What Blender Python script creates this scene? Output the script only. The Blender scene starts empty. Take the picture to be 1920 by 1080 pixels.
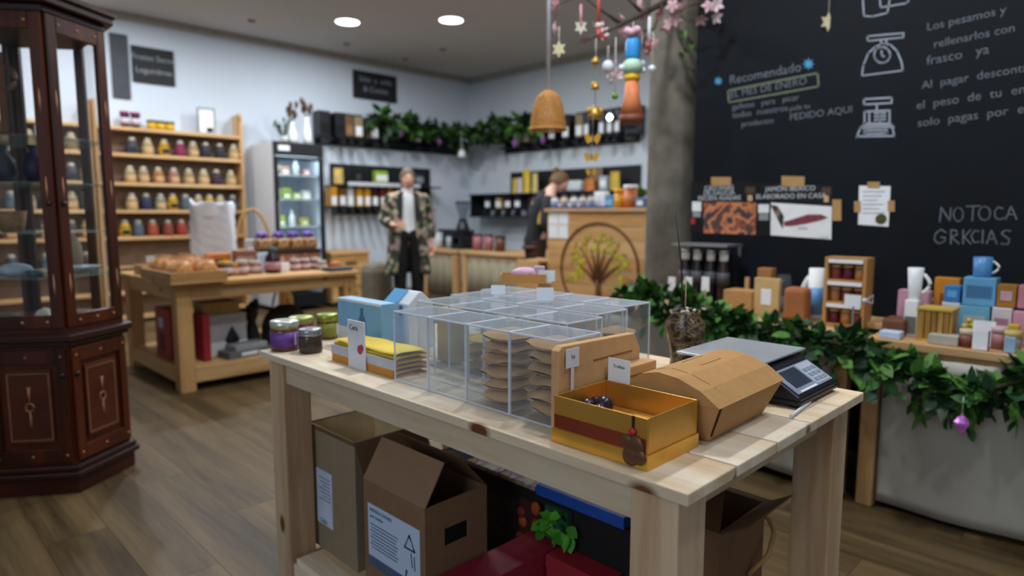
import bpy, bmesh, math, random
from mathutils import Vector, Matrix, Euler
import numpy as np
R = random.Random(7)
S = bpy.context.scene
COL = S.collection
PI = math.pi

# ------------------------------------------------------------------ camera, world, lamps, exposure
F, HOR, EYE = 1230.0, 400.0, 1.2
PITCH = math.atan((540 - HOR) / F)
cam = bpy.data.cameras.new('camera'); camo = bpy.data.objects.new('camera', cam); COL.objects.link(camo)
cam.sensor_width = 36.0; cam.lens = F / 1920 * 36
camo.location = (0, 0, EYE); camo.rotation_euler = (PI/2 - PITCH, 0, -PI/4)
cam.dof.use_dof = True; cam.dof.focus_distance = 1.25; cam.dof.aperture_fstop = 2.3
cam.clip_start = .02
S.camera = camo
S.view_settings.view_transform = 'Standard'; S.view_settings.look = 'None'
S.view_settings.gamma = 1; S.view_settings.use_curve_mapping = False
S.view_settings.exposure = 0.0
S.cycles.transparent_max_bounces = 48   # many layers of clear acrylic
W = bpy.data.worlds.new('world'); S.world = W; W.use_nodes = True
W.node_tree.nodes['Background'].inputs[0].default_value = (.55, .62, .72, 1)
W.node_tree.nodes['Background'].inputs[1].default_value = .15
CEIL = 3.35
LAMP_COL = (.945, .975, 1.0)
DOWNLIGHTS = [(4.12, 6.74, 34, ''), (4.9, 5.86, 34, ''), (2.4, 6.4, 40, 'added unseen above the jar shelf'), (3.7, 5.1, 34, 'added unseen above the left table'), (1.6, 7.0, 34, 'added unseen behind the dark cabinet'), (5.2, 3.6, 36, 'added unseen above the bar'),
              (3.0, 3.5, 20, 'added unseen between the bar and the tables'), (1.3, 2.7, 12, 'added unseen beside the dark cabinet'), (1.9, 1.6, 38, 'added unseen behind the main table'), (2.3, .1, 18, 'added unseen above the counter'), (1.0, -.3, 12, 'added unseen above the camera side'), (6.3, 2.0, 16, 'added unseen behind the blackboard wall')]  # first two are visible; the others are unseen lamps added to brighten the room
for i, (x, y, p, _n) in enumerate(DOWNLIGHTS):
    l = bpy.data.lights.new('downlight_lamp', 'AREA'); l.shape = 'DISK'; l.size = .2; l.energy = p; l.color = LAMP_COL
    o = bpy.data.objects.new('downlight_lamp', l); o.location = (x, y, CEIL - .035); COL.objects.link(o)

# daylight through the shop window in the wall behind the camera
WIN = (-1.7, 2.0, 1.35, 3.0)              # y0, y1, z0, z1 of the opening
l = bpy.data.lights.new('window_daylight', 'AREA'); l.shape = 'RECTANGLE'; l.size = WIN[1]-WIN[0]; l.size_y = WIN[3]-WIN[2]; l.energy = 85; l.color = (.78, .89, 1.0)
o = bpy.data.objects.new('window_daylight', l); o.location = (-2.35, (WIN[0]+WIN[1])/2, (WIN[2]+WIN[3])/2); o.rotation_euler = (0, -PI/2, 0); COL.objects.link(o)

# ------------------------------------------------------------------ pixel rays -> points on real surfaces
_f2 = Vector((math.sqrt(.5), math.sqrt(.5), 0)); _rt = Vector((math.sqrt(.5), -math.sqrt(.5), 0))
_fw = _f2 * math.cos(PITCH) + Vector((0, 0, -math.sin(PITCH))); _up = _rt.cross(_fw)
_C = Vector((0, 0, EYE))
def ray(x, y): return _fw + _rt * ((x - 960) / F) - _up * ((y - 540) / F)
def hz(x, y, z): d = ray(x, y); return _C + d * ((z - EYE) / d.z)
def hx(x, y, X): d = ray(x, y); return _C + d * (X / d.x)
def hy(x, y, Y): d = ray(x, y); return _C + d * (Y / d.y)
def hd(x, y, D): return _C + ray(x, y) * D
def za(P, y):
    lo, hi = -1., 4.
    for _ in range(40):
        m = (lo + hi) / 2; v = Vector((P[0], P[1], m)) - _C
        if 540 - F * v.dot(_up) / v.dot(_fw) > y: lo = m
        else: hi = m
    return lo

# ------------------------------------------------------------------ materials
def lin(h):
    if not isinstance(h, str): return (*h[:3], 1)
    h = h.lstrip('#'); v = [int(h[i:i+2], 16) / 255 for i in (0, 2, 4)]
    return (*[c / 12.92 if c <= .04045 else ((c + .055) / 1.055) ** 2.4 for c in v], 1)
_M = {}
def mat(h, rough=.6, metal=0, var=.12, scale=14, bump=0, spec=.4, rnd=0, coat=0):
    key = (h, rough, metal, var, scale, bump, rnd, coat, spec)
    if key in _M: return _M[key]
    m = bpy.data.materials.new('paint_' + str(len(_M))); m.use_nodes = True; _M[key] = m
    nt = m.node_tree; b = nt.nodes['Principled BSDF']; c = lin(h)
    b.inputs['Roughness'].default_value = rough; b.inputs['Metallic'].default_value = metal
    b.inputs['Specular IOR Level'].default_value = spec; b.inputs['Coat Weight'].default_value = coat
    tc = nt.nodes.new('ShaderNodeTexCoord'); n = nt.nodes.new('ShaderNodeTexNoise')
    n.inputs['Scale'].default_value = scale; n.inputs['Detail'].default_value = 4
    nt.links.new(tc.outputs['Object'], n.inputs['Vector'])
    mr = nt.nodes.new('ShaderNodeMapRange'); mr.inputs['From Min'].default_value = .3; mr.inputs['From Max'].default_value = .7
    mr.inputs['To Min'].default_value = 1 - var; mr.inputs['To Max'].default_value = 1 + var
    nt.links.new(n.outputs['Fac'], mr.inputs['Value'])
    fac = mr.outputs['Result']
    if rnd:
        oi = nt.nodes.new('ShaderNodeObjectInfo'); r2 = nt.nodes.new('ShaderNodeMapRange')
        r2.inputs['To Min'].default_value = 1 - rnd; r2.inputs['To Max'].default_value = 1 + rnd
        nt.links.new(oi.outputs['Random'], r2.inputs['Value'])
        mu = nt.nodes.new('ShaderNodeMath'); mu.operation = 'MULTIPLY'
        nt.links.new(fac, mu.inputs[0]); nt.links.new(r2.outputs['Result'], mu.inputs[1]); fac = mu.outputs[0]
    mx = nt.nodes.new('ShaderNodeVectorMath'); mx.operation = 'SCALE'; mx.inputs[0].default_value = c[:3]
    nt.links.new(fac, mx.inputs['Scale']); nt.links.new(mx.outputs[0], b.inputs['Base Color'])
    if bump:
        bp = nt.nodes.new('ShaderNodeBump'); bp.inputs['Strength'].default_value = bump; bp.inputs['Distance'].default_value = .01
        nt.links.new(n.outputs['Fac'], bp.inputs['Height']); nt.links.new(bp.outputs['Normal'], b.inputs['Normal'])
    return m
def wood(light, dark, axis='y', scale=9, rough=.55, rnd=.12, stretch=.08, knots=True, knot='#6a3d1c'):
    key = ('w', light, dark, axis, scale, rough, rnd, stretch, knots)
    if key in _M: return _M[key]
    m = bpy.data.materials.new('wood_' + str(len(_M))); m.use_nodes = True; _M[key] = m
    nt = m.node_tree; L = nt.links; b = nt.nodes['Principled BSDF']; b.inputs['Roughness'].default_value = rough
    b.inputs['Specular IOR Level'].default_value = .35
    tc = nt.nodes.new('ShaderNodeTexCoord'); oi = nt.nodes.new('ShaderNodeObjectInfo')
    of = nt.nodes.new('ShaderNodeVectorMath'); of.operation = 'ADD'
    sc = nt.nodes.new('ShaderNodeVectorMath'); sc.operation = 'SCALE'; sc.inputs[0].default_value = (7.3, 3.1, 5.7)
    L.new(oi.outputs['Random'], sc.inputs['Scale']); L.new(tc.outputs['Object'], of.inputs[0]); L.new(sc.outputs[0], of.inputs[1])
    mp = nt.nodes.new('ShaderNodeMapping'); s = [1, 1, 1]; s['xyz'.index(axis)] = stretch; mp.inputs['Scale'].default_value = s
    L.new(of.outputs[0], mp.inputs['Vector'])
    n = nt.nodes.new('ShaderNodeTexNoise'); n.inputs['Scale'].default_value = scale; n.inputs['Detail'].default_value = 6
    n.inputs['Distortion'].default_value = .6; L.new(mp.outputs[0], n.inputs['Vector'])
    n2 = nt.nodes.new('ShaderNodeTexNoise'); n2.inputs['Scale'].default_value = scale * 9; n2.inputs['Detail'].default_value = 2
    L.new(mp.outputs[0], n2.inputs['Vector'])
    av = nt.nodes.new('ShaderNodeMath'); av.operation = 'MULTIPLY_ADD'; av.inputs[1].default_value = .3
    L.new(n2.outputs['Fac'], av.inputs[0]); L.new(n.outputs['Fac'], av.inputs[2])
    cr = nt.nodes.new('ShaderNodeValToRGB'); e = cr.color_ramp.elements
    e[0].position = .45; e[0].color = lin(light); e[1].position = .85; e[1].color = lin(dark)
    L.new(av.outputs[0], cr.inputs['Fac'])
    r2 = nt.nodes.new('ShaderNodeMapRange'); r2.inputs['To Min'].default_value = 1 - rnd; r2.inputs['To Max'].default_value = 1 + rnd * .6
    L.new(oi.outputs['Random'], r2.inputs['Value'])
    mx = nt.nodes.new('ShaderNodeVectorMath'); mx.operation = 'SCALE'
    L.new(cr.outputs['Color'], mx.inputs[0]); L.new(r2.outputs['Result'], mx.inputs['Scale']); out = mx.outputs[0]
    if knots:
        mp2 = nt.nodes.new('ShaderNodeMapping'); s = [1, 1, 1]; s['xyz'.index(axis)] = .55; mp2.inputs['Scale'].default_value = s
        L.new(of.outputs[0], mp2.inputs['Vector'])
        v = nt.nodes.new('ShaderNodeTexVoronoi'); v.inputs['Scale'].default_value = 6.5; L.new(mp2.outputs[0], v.inputs['Vector'])
        k = nt.nodes.new('ShaderNodeMapRange'); k.inputs['From Min'].default_value = .07; k.inputs['From Max'].default_value = .13
        k.inputs['To Min'].default_value = 1; k.inputs['To Max'].default_value = 0; L.new(v.outputs['Distance'], k.inputs['Value'])
        mi = nt.nodes.new('ShaderNodeMix'); mi.data_type = 'RGBA'; mi.inputs[7].default_value = lin(knot)
        L.new(k.outputs['Result'], mi.inputs[0]); L.new(out, mi.inputs[6]); out = mi.outputs[2]
    L.new(out, b.inputs['Base Color'])
    bp = nt.nodes.new('ShaderNodeBump'); bp.inputs['Strength'].default_value = .12; bp.inputs['Distance'].default_value = .004
    L.new(n2.outputs['Fac'], bp.inputs['Height']); L.new(bp.outputs['Normal'], b.inputs['Normal'])
    return m
def patches(cols, scale, rough=.7, kind='noise'):
    """cloth or print with several flat colours"""
    key = ('p', tuple(cols), scale, rough, kind)
    if key in _M: return _M[key]
    m = bpy.data.materials.new('print_' + str(len(_M))); m.use_nodes = True; _M[key] = m
    nt = m.node_tree; b = nt.nodes['Principled BSDF']; b.inputs['Roughness'].default_value = rough
    tc = nt.nodes.new('ShaderNodeTexCoord')
    if kind == 'noise':
        n = nt.nodes.new('ShaderNodeTexNoise'); n.inputs['Scale'].default_value = scale; n.inputs['Detail'].default_value = 1.5; o = n.outputs['Fac']
        lo, hi = .32, .68
    else:
        n = nt.nodes.new('ShaderNodeTexVoronoi'); n.inputs['Scale'].default_value = scale; o = n.outputs['Color']; lo, hi = .15, .85
    nt.links.new(tc.outputs['Object'], n.inputs['Vector'])
    cr = nt.nodes.new('ShaderNodeValToRGB'); cr.color_ramp.interpolation = 'CONSTANT'
    e = cr.color_ramp.elements
    while len(e) < len(cols): e.new(.5)
    for i, c in enumerate(cols):
        e[i].position = 0 if i == 0 else lo + (hi - lo) * i / len(cols); e[i].color = lin(c)
    nt.links.new(o, cr.inputs['Fac']); nt.links.new(cr.outputs['Color'], b.inputs['Base Color'])
    return m
def clear(tint=(1, 1, 1), name='glass', gloss=.06, dense=0, haze='#e8eef2'):
    key = ('c', tint, gloss, dense, haze)
    if key in _M: return _M[key]
    m = bpy.data.materials.new(name); m.use_nodes = True; _M[key] = m
    nt = m.node_tree; nt.nodes.clear(); L = nt.links
    out = nt.nodes.new('ShaderNodeOutputMaterial'); t = nt.nodes.new('ShaderNodeBsdfTransparent'); t.inputs[0].default_value = (*tint, 1)
    g = nt.nodes.new('ShaderNodeBsdfGlossy'); g.inputs['Roughness'].default_value = .04
    lw = nt.nodes.new('ShaderNodeLayerWeight'); pw_ = nt.nodes.new('ShaderNodeMath'); pw_.operation = 'POWER'; pw_.inputs[1].default_value = 4.5
    fr = nt.nodes.new('ShaderNodeMath'); fr.operation = 'MULTIPLY_ADD'; fr.inputs[1].default_value = .45; fr.inputs[2].default_value = gloss * .35
    L.new(lw.outputs['Facing'], pw_.inputs[0]); L.new(pw_.outputs[0], fr.inputs[0])
    mx = nt.nodes.new('ShaderNodeMixShader'); L.new(fr.outputs[0], mx.inputs[0]); L.new(t.outputs[0], mx.inputs[1]); L.new(g.outputs[0], mx.inputs[2])
    o = mx
    if dense:
        d = nt.nodes.new('ShaderNodeBsdfDiffuse'); d.inputs[0].default_value = lin(haze)
        m2 = nt.nodes.new('ShaderNodeMixShader'); m2.inputs[0].default_value = dense
        L.new(mx.outputs[0], m2.inputs[1]); L.new(d.outputs[0], m2.inputs[2]); o = m2
    L.new(o.outputs[0], out.inputs[0]); return m
def glow(h, s):
    key = ('g', h, s)
    if key in _M: return _M[key]
    m = bpy.data.materials.new('lamp_glow'); m.use_nodes = True; _M[key] = m
    b = m.node_tree.nodes['Principled BSDF']; b.inputs['Emission Color'].default_value = lin(h); b.inputs['Emission Strength'].default_value = s
    return m

# ------------------------------------------------------------------ mesh builder
class MB:
    def __init__(s): s.v = []; s.f = []; s.m = []; s.sm = []
    def add(s, vs, fs, m=0, smooth=False):
        o = len(s.v); s.v += [tuple(p) for p in vs]
        for f in fs: s.f.append(tuple(i + o for i in f)); s.m.append(m); s.sm.append(smooth)
        return s
    def box(s, x0, y0, z0, x1, y1, z1, m=0, M=None):
        x0, x1 = min(x0, x1), max(x0, x1); y0, y1 = min(y0, y1), max(y0, y1); z0, z1 = min(z0, z1), max(z0, z1)
        vs = [Vector(p) for p in ((x0,y0,z0),(x1,y0,z0),(x1,y1,z0),(x0,y1,z0),(x0,y0,z1),(x1,y0,z1),(x1,y1,z1),(x0,y1,z1))]
        if M: vs = [M @ p for p in vs]
        return s.add(vs, [(0,3,2,1),(4,5,6,7),(0,1,5,4),(1,2,6,5),(2,3,7,6),(3,0,4,7)], m)
    def cbox(s, c, d, m=0, rot=(0,0,0)):
        M = Matrix.Translation(c) @ Euler(rot).to_matrix().to_4x4()
        return s.box(-d[0]/2, -d[1]/2, -d[2]/2, d[0]/2, d[1]/2, d[2]/2, m, M)
    def openbox(s, x0, y0, z0, x1, y1, z1, t=.004, m=0):
        s.box(x0,y0,z0,x1,y1,z0+t,m); s.box(x0,y0,z0+t,x0+t,y1,z1,m); s.box(x1-t,y0,z0+t,x1,y1,z1,m)
        s.box(x0+t,y0,z0+t,x1-t,y0+t,z1,m); return s.box(x0+t,y1-t,z0+t,x1-t,y1,z1,m)
    def hexa(s, p, m=0):
        """eight corners, bottom ring then top ring"""
        return s.add(p, [(0,3,2,1),(4,5,6,7),(0,1,5,4),(1,2,6,5),(2,3,7,6),(3,0,4,7)], m)
    def prism(s, poly, a, b, axis='z', m=0, smooth=False):
        n = len(poly)
        def P(u, w, k): return {'z': (u, w, k), 'x': (k, u, w), 'y': (u, k, w)}[axis]
        vs = [P(u, w, a) for u, w in poly] + [P(u, w, b) for u, w in poly]
        fs = [tuple(range(n))[::-1], tuple(range(n, 2*n))]
        s.add(vs, fs, m); o = len(s.v) - 2*n
        for i in range(n): s.f.append((o+i, o+(i+1) % n, o+n+(i+1) % n, o+n+i)); s.m.append(m); s.sm.append(smooth)
        return s
    def lathe(s, prof, n=16, c=(0,0,0), m=0, smooth=True, sx=1, sy=1, M=None):
        vs = []; fs = []
        for r, z in prof:
            for k in range(n):
                a = 2*PI*k/n; p = Vector((c[0]+r*sx*math.cos(a), c[1]+r*sy*math.sin(a), c[2]+z)); vs.append(M @ p if M else p)
        for i in range(len(prof)-1):
            for k in range(n): fs.append((i*n+k, i*n+(k+1) % n, (i+1)*n+(k+1) % n, (i+1)*n+k))
        s.add(vs, fs, m, smooth); o = len(s.v) - len(vs)
        if prof[0][0] > 1e-5: s.f.append(tuple(o+k for k in range(n))[::-1]); s.m.append(m); s.sm.append(False)
        if prof[-1][0] > 1e-5: s.f.append(tuple(o+(len(prof)-1)*n+k for k in range(n))); s.m.append(m); s.sm.append(False)
        return s
    def cyl(s, r, z0, z1, n=16, c=(0,0,0), m=0, r1=None): return s.lathe([(r, z0), (r if r1 is None else r1, z1)], n, c, m)
    def ball(s, c, r, m=0, n=12, sc=(1,1,1)):
        k = max(6, n//2)
        pr = [(max(1e-4, math.sin(PI*i/k))*r, -math.cos(PI*i/k)*r*sc[2]) for i in range(k+1)]
        pr[0] = (1e-6, pr[0][1]); pr[-1] = (1e-6, pr[-1][1])
        return s.lathe(pr, n, c, m, True, sc[0], sc[1])
    def tube(s, pts, r, n=8, m=0, closed=False):
        pts = [Vector(p) for p in pts]; N = len(pts); vs = []; fs = []
        rr = r if isinstance(r, (list, tuple)) else [r]*N
        ref = Vector((0.03, .02, 1))
        for i, p in enumerate(pts):
            a = pts[(i-1) % N] if closed else pts[max(i-1, 0)]; b = pts[(i+1) % N] if closed else pts[min(i+1, N-1)]
            t = (b - a)
            if t.length < 1e-9: t = Vector((0, 0, 1))
            t.normalize(); u = t.cross(ref)
            if u.length < .05: u = t.cross(Vector((1, 0, 0)))
            u.normalize(); w = t.cross(u)
            for k in range(n): vs.append(p + (u*math.cos(2*PI*k/n) + w*math.sin(2*PI*k/n))*rr[i])
        for i in range(N if closed else N-1):
            j = (i+1) % N
            for k in range(n): fs.append((i*n+k, i*n+(k+1) % n, j*n+(k+1) % n, j*n+k))
        if not closed: fs += [tuple(range(n))[::-1], tuple(range((N-1)*n, N*n))]
        return s.add(vs, fs, m, True)
    def grid(s, fn, nu, nv, m=0, smooth=True):
        vs = [fn(i/nu, j/nv) for i in range(nu+1) for j in range(nv+1)]
        fs = [(i*(nv+1)+j, (i+1)*(nv+1)+j, (i+1)*(nv+1)+j+1, i*(nv+1)+j+1) for i in range(nu) for j in range(nv)]
        return s.add(vs, fs, m, smooth)
    def mesh(s, name, mats):
        me = bpy.data.meshes.new(name); me.from_pydata(s.v, [], s.f)
        for m in (mats if isinstance(mats, (list, tuple)) else [mats]): me.materials.append(m)
        me.polygons.foreach_set('material_index', s.m); me.polygons.foreach_set('use_smooth', s.sm)
        me.update(); return me
    def build(s, name, mats, parent=None, bevel=0, solid=0, kind=None, label=None, loc=None):
        me = s.mesh(name, mats); bm = bmesh.new(); bm.from_mesh(me)
        bmesh.ops.recalc_face_normals(bm, faces=bm.faces); bm.to_mesh(me); bm.free()
        o = bpy.data.objects.new(name, me); COL.objects.link(o)
        if parent: o.parent = parent
        if loc: o.location = loc
        if solid: md = o.modifiers.new('solid', 'SOLIDIFY'); md.thickness = solid; md.offset = 0
        if bevel: md = o.modifiers.new('bevel', 'BEVEL'); md.width = bevel; md.segments = 2; md.limit_method = 'ANGLE'
        if kind: o['kind'] = kind
        if label: o['label'] = label
        return o
def tag(o, label, cat, group=None, kind=None):
    o['label'] = label; o['category'] = cat
    if group: o['group'] = group
    if kind: o['kind'] = kind
    return o
def thing(name, label, cat, loc=(0,0,0), rz=0, group=None, rot=None):
    o = bpy.data.objects.new(name, None); COL.objects.link(o); o.empty_display_size = .05
    o.location = loc; o.rotation_euler = rot or (0, 0, rz); return tag(o, label, cat, group)
def kids(o): return KID.get(o.name, [c for c in o.children])
KID = {}
def dup(o, loc=None, rz=None, label=None, parent=None, group=None):
    c = o.copy(); COL.objects.link(c)
    if parent: c.parent = parent
    if loc is not None: c.location = loc
    if rz is not None: c.rotation_euler = (0, 0, rz)
    if label: c['label'] = label
    if group: c['group'] = group
    for ch in [k for k in o.children]: dup(ch, parent=c)
    return c
def struct(o): o['kind'] = 'structure'; return o
def inst(me, name, parent, M):
    o = bpy.data.objects.new(name, me); COL.objects.link(o); o.parent = parent; o.matrix_local = M; return o
ORD = ['first','second','third','fourth','fifth','sixth','seventh','eighth','ninth','tenth','eleventh','twelfth']
_txt = {}
def text(parent, s, size, M, m, name='lettering', ext=.0006, align='LEFT'):
    cu = bpy.data.curves.new('t', 'FONT'); cu.body = s; cu.size = size; cu.extrude = ext; cu.align_x = align; cu.resolution_u = 3
    to = bpy.data.objects.new('t', cu); COL.objects.link(to)
    bpy.context.view_layer.update()
    me = bpy.data.meshes.new_from_object(to.evaluated_get(bpy.context.evaluated_depsgraph_get()))
    bpy.data.objects.remove(to); me.materials.clear(); me.materials.append(m)
    o = bpy.data.objects.new(name, me); COL.objects.link(o); o.parent = parent; o.matrix_local = M; return o
def basis(origin, xdir, zdir=(0,0,1), tilt=0):
    """text frame: x along xdir, y along zdir, face towards x cross y"""
    x = Vector(xdir).normalized(); y = Vector(zdir).normalized()
    n = x.cross(y)
    if tilt: Rr = Matrix.Rotation(tilt, 3, n); x = Rr @ x; y = Rr @ y
    return Matrix(((x.x, y.x, n.x, origin[0]), (x.y, y.y, n.y, origin[1]), (x.z, y.z, n.z, origin[2]), (0,0,0,1)))
FACE_MX = dict(xdir=(0,-1,0))   # a face looking towards -X
FACE_MY = dict(xdir=(1,0,0))    # a face looking towards -Y

PINE = wood('#d9b585', '#b98a55', 'y'); PINEX = wood('#d9b585', '#b98a55', 'x'); PINEZ = wood('#d3ad7c', '#b0814e', 'z')
TOPW = wood('#efe3d0', '#cdb08a', 'y', scale=7, rough=.6, rnd=.2)
TOPWZ = wood('#e0c8aa', '#b58f6a', 'z', scale=7, rough=.6, rnd=.08)
TOPWX = wood('#e0c8aa', '#bb946e', 'x', scale=7, rough=.6)
KRAFT = mat('#b58a58', .75, var=.06, scale=40, spec=.2); KRAFTD = mat('#8a6340', .8, var=.07, scale=40, spec=.2); KRAFTL = mat('#c9a171', .75, var=.06, scale=40, spec=.2)
BLACK = mat('#111318', .5); BLACKM = mat('#16181c', .7, spec=.2); WHITE = mat('#e8eaec', .6, var=.04); PAPER = mat('#e9ecf2', .8, var=.03, spec=.2)
STEEL = mat('#c3c8ce', .34, .85, var=.05); GREYW = mat('#aeb3b8', .5, var=.04)
ACRYLID = clear((.95, .965, .98), 'acrylic_lid', .08, .17, '#c9d2de'); GLASS = clear(); ACRY = clear((.97, .98, .985), 'acrylic', .03, .045, '#dfe6ee'); ACRYEDGE = clear((.9,.93,.97), 'acrylic_edge', .1, .62, '#e6ebf4')  # lid haze carries the milky grey-blue of reflections in its colour
# ================================================================== the room
XB, YL, XBB = 7.25, 8.2, 3.5           # back wall, left wall, blackboard wall
FLOORM = wood('#6f5b3c', '#3d2f1c', 'y', scale=9, rough=.48, rnd=.13, stretch=.06, knots=False)
floor = struct(MB().box(-2, -2, -.06, XB, YL, -.006).build('floor', mat('#4a3c2c', .7)))
pw, pl = .2, 1.5
def in_view(x, y, z=0, pad=.9):
    v = Vector((x, y, z)) - _C; d = v.dot(_fw)
    if d < .3: return False
    return abs(v.dot(_rt)/d) < pad and -.1 < (-v.dot(_up)/d) < .62
cand = []
for i in range(46):
    x = -1.6 + i*pw
    off = (i*.57) % pl
    for j in range(8):
        y = -2 + j*pl - off
        y0, y1 = max(y, -2), min(y+pl, YL)
        if y1 - y0 < .05 or x + pw > XB: continue
        seen = any(in_view(x+a*pw, y0+(y1-y0)*b) for a in (0, 1) for b in (0, .25, .5, .75, 1)); cand.append((math.hypot(x, y0) + (0 if seen else 100), x, y0, y1))
cand.sort(); _pm = {}
rest = MB()
for n, (d, x, y0, y1) in enumerate(cand):
    k = round(y1-y0, 2)
    if n < 290:
        if k not in _pm: _pm[k] = MB().box(.0006, .0008, -.008, pw-.0006, k-.0008, 0).mesh('plank', FLOORM)
        inst(_pm[k], 'plank', floor, Matrix.Translation((x, y0, 0)))
    else: rest.box(x+.001, y0+.0015, -.008, x+pw-.001, y1-.0015, 0)
if rest.v: rest.build('planks', FLOORM, floor, kind='stuff')
WALLW = mat('#cbd5e2', .85, var=.015, scale=3); WALLG = mat('#c6cfd8', .85, var=.02, scale=3)
struct(MB().box(-2.1, YL, 0, XB+.1, YL+.1, CEIL).build('wall_left', WALLW))
struct(MB().box(XB, -2, 0, XB+.1, YL, CEIL).build('wall_back', WALLG))
struct(MB().box(-2.1, -2.1, 0, XB+.1, -2, CEIL).build('wall_right', WALLG))
struct(MB().box(-2.1, -2, 0, -2, WIN[0], CEIL).box(-2.1, WIN[1], 0, -2, YL, CEIL).box(-2.1, WIN[0], 0, -2, WIN[1], WIN[2]).box(-2.1, WIN[0], WIN[3], -2, WIN[1], CEIL).build('wall_front', WALLG))
wn = struct(MB().box(-2.08, WIN[0], WIN[2], -2.02, WIN[0]+.06, WIN[3]).box(-2.08, WIN[1]-.06, WIN[2], -2.02, WIN[1], WIN[3]).box(-2.08, WIN[0]+.06, WIN[2], -2.02, WIN[1]-.06, WIN[2]+.06).box(-2.08, WIN[0]+.06, WIN[3]-.06, -2.02, WIN[1]-.06, WIN[3]).build('window_1', mat('#2a2c30', .5)))
MB().box(-2.055, WIN[0]+.06, WIN[2]+.06, -2.045, WIN[1]-.06, WIN[3]-.06).build('window_pane', GLASS, wn)
struct(MB().box(-2.1, -2.1, CEIL, XB+.1, YL+.1, CEIL+.1).build('ceiling', mat('#c5c4c2', .9, var=.02, scale=2)))
struct(MB().box(-2, YL-.06, CEIL-.07, XB, YL, CEIL).build('shade_trim_1', mat('#a39f98', .9)))  # both ceiling strips are coloured darker for the shadow gap along the walls
struct(MB().box(XB-.06, -2, CEIL-.07, XB, YL-.06, CEIL).build('shade_trim_2', mat('#a39f98', .9)))
struct(MB().box(-2, YL-.015, 0, XB, YL, .08).build('baseboard_left', mat('#8f8577', .7)))
bb = struct(MB().box(XBB, -2, 0, XBB+.12, 2.0, CEIL).build('wall_blackboard', mat('#0b1119', .6, var=.25, scale=2.2, spec=.18)))
# white wall end seen between the pillar and the back racks
PILLAR = MB().lathe([(.165, 0), (.158, .5), (.152, 1.6), (.152, CEIL)], 24)
struct(PILLAR.build('trim_3', mat('#6f6a60', .85, var=.25, scale=9, bump=.35), label='rough grey concrete pillar', loc=(3.66, 2.24, 0)))
for x, y, _p, nm_ in DOWNLIGHTS:
    t = thing('downlight', '%s recessed round ceiling downlight' % 'white', 'ceiling light', (x, y, CEIL))
    MB().lathe([(.13, -.012), (.15, -.004), (.15, 0), (.13, 0)], 28).build('rim', mat('#d8d8d4', .5), t)
    MB().cyl(.128, -.012, -.002, 28).build('diffuser', glow('#f4faff', 6), t)
    k_ = [d[:2] for d in DOWNLIGHTS].index((x, y)); t['label'] = {0: 'left of the two glowing round ceiling downlights', 1: 'right of the two glowing round ceiling downlights'}.get(k_, 'round ceiling downlight ' + nm_); t['group'] = 'ceiling downlights'
for k, (px, py, lab) in enumerate([(472, 38, 'left of the two glowing downlights'), (650, 82, 'below the left glowing downlight'), (760, 110, 'near the left wall'), (830, 92, 'below the right glowing downlight')]):
    p = hz(px, py, CEIL)
    tag(MB().lathe([(.03, -.02), (.045, -.006), (.045, 0)], 14).build('ceiling_sensor', mat('#7d7a75', .6), loc=p), 'small grey ceiling sensor ' + lab, 'sensor')

# ---- blackboard chalk
CHALK = mat('#6d747d', .95, var=.25, scale=60, spec=.1); CHALKB = mat('#98a1ae', .95, var=.1, spec=.1); CHALKT = mat('#4f9dc8', .9); CHALKG = mat('#6c7760', .95, var=.2, scale=60)
XC = XBB - .0012
def bbm(px, py, tilt=0): p = hx(px, py, XC); return basis(p, (0,-1,0), tilt=tilt)
def chalk(px, py, s, px_h, tilt=0, m=CHALK):
    p = hx(px, py, XC); d = (p - _C).dot(_fw); text(bb, s, px_h/F*d*1.35, bbm(px, py, tilt), m, 'chalk_line', .0008)
def strokes(lines, wpx, m=CHALKB, name='chalk_drawing'):
    mb = MB()
    for ln in lines:
        pts = [hx(x, y, XC) for x, y in ln]
        for a, b in zip(pts, pts[1:]):
            d = (a - _C).dot(_fw); w = wpx/F*d/2; t = (b-a).normalized(); n = t.cross(Vector((1,0,0))); a2 = a - t*w*.7; b2 = b + t*w*.7
            mb.add([a2+n*w+Vector((-.001,0,0)), b2+n*w+Vector((-.001,0,0)), b2-n*w+Vector((-.001,0,0)), a2-n*w+Vector((-.001,0,0)),
                    a2+n*w, b2+n*w, b2-n*w, a2-n*w], [(0,1,2,3),(7,6,5,4),(0,4,5,1),(1,5,6,2),(2,6,7,3),(3,7,4,0)])
    mb.build(name, m, bb)
def poly(px): return [px + [px[0]]]
chalk(1367, 158, 'Recomendado', 17, .035); chalk(1369, 184, 'EL MES DE ENERO', 13, .05)
strokes(poly([[1365, 170], [1533, 137], [1535, 162], [1367, 192]]), 3.5, CHALKG)
chalk(1373, 206, 'galletas   para   picar', 11, .03); chalk(1373, 222, 'todos  nuestros', 12, .03); chalk(1390, 238, 'productos', 11, .03)
chalk(1480, 208, 'pide tu', 10, .03); chalk(1480, 226, 'PEDIDO AQUI', 13, .03)
def star2(cx, cy, r, n=8): return [[cx+r*(1 if k % 2 == 0 else .45)*math.cos(PI*k/n), cy+r*(1 if k % 2 == 0 else .45)*math.sin(PI*k/n)] for k in range(2*n)]
for cx, cy, r in ((1347, 152, 9), (1516, 120, 12)):
    pts = [hx(x, y, XC) for x, y in star2(cx, cy, r)]
    MB().prism([(p.y, p.z) for p in pts], XBB-.003, XBB-.0005, 'x').build('chalk_star', CHALKT, bb)
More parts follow.
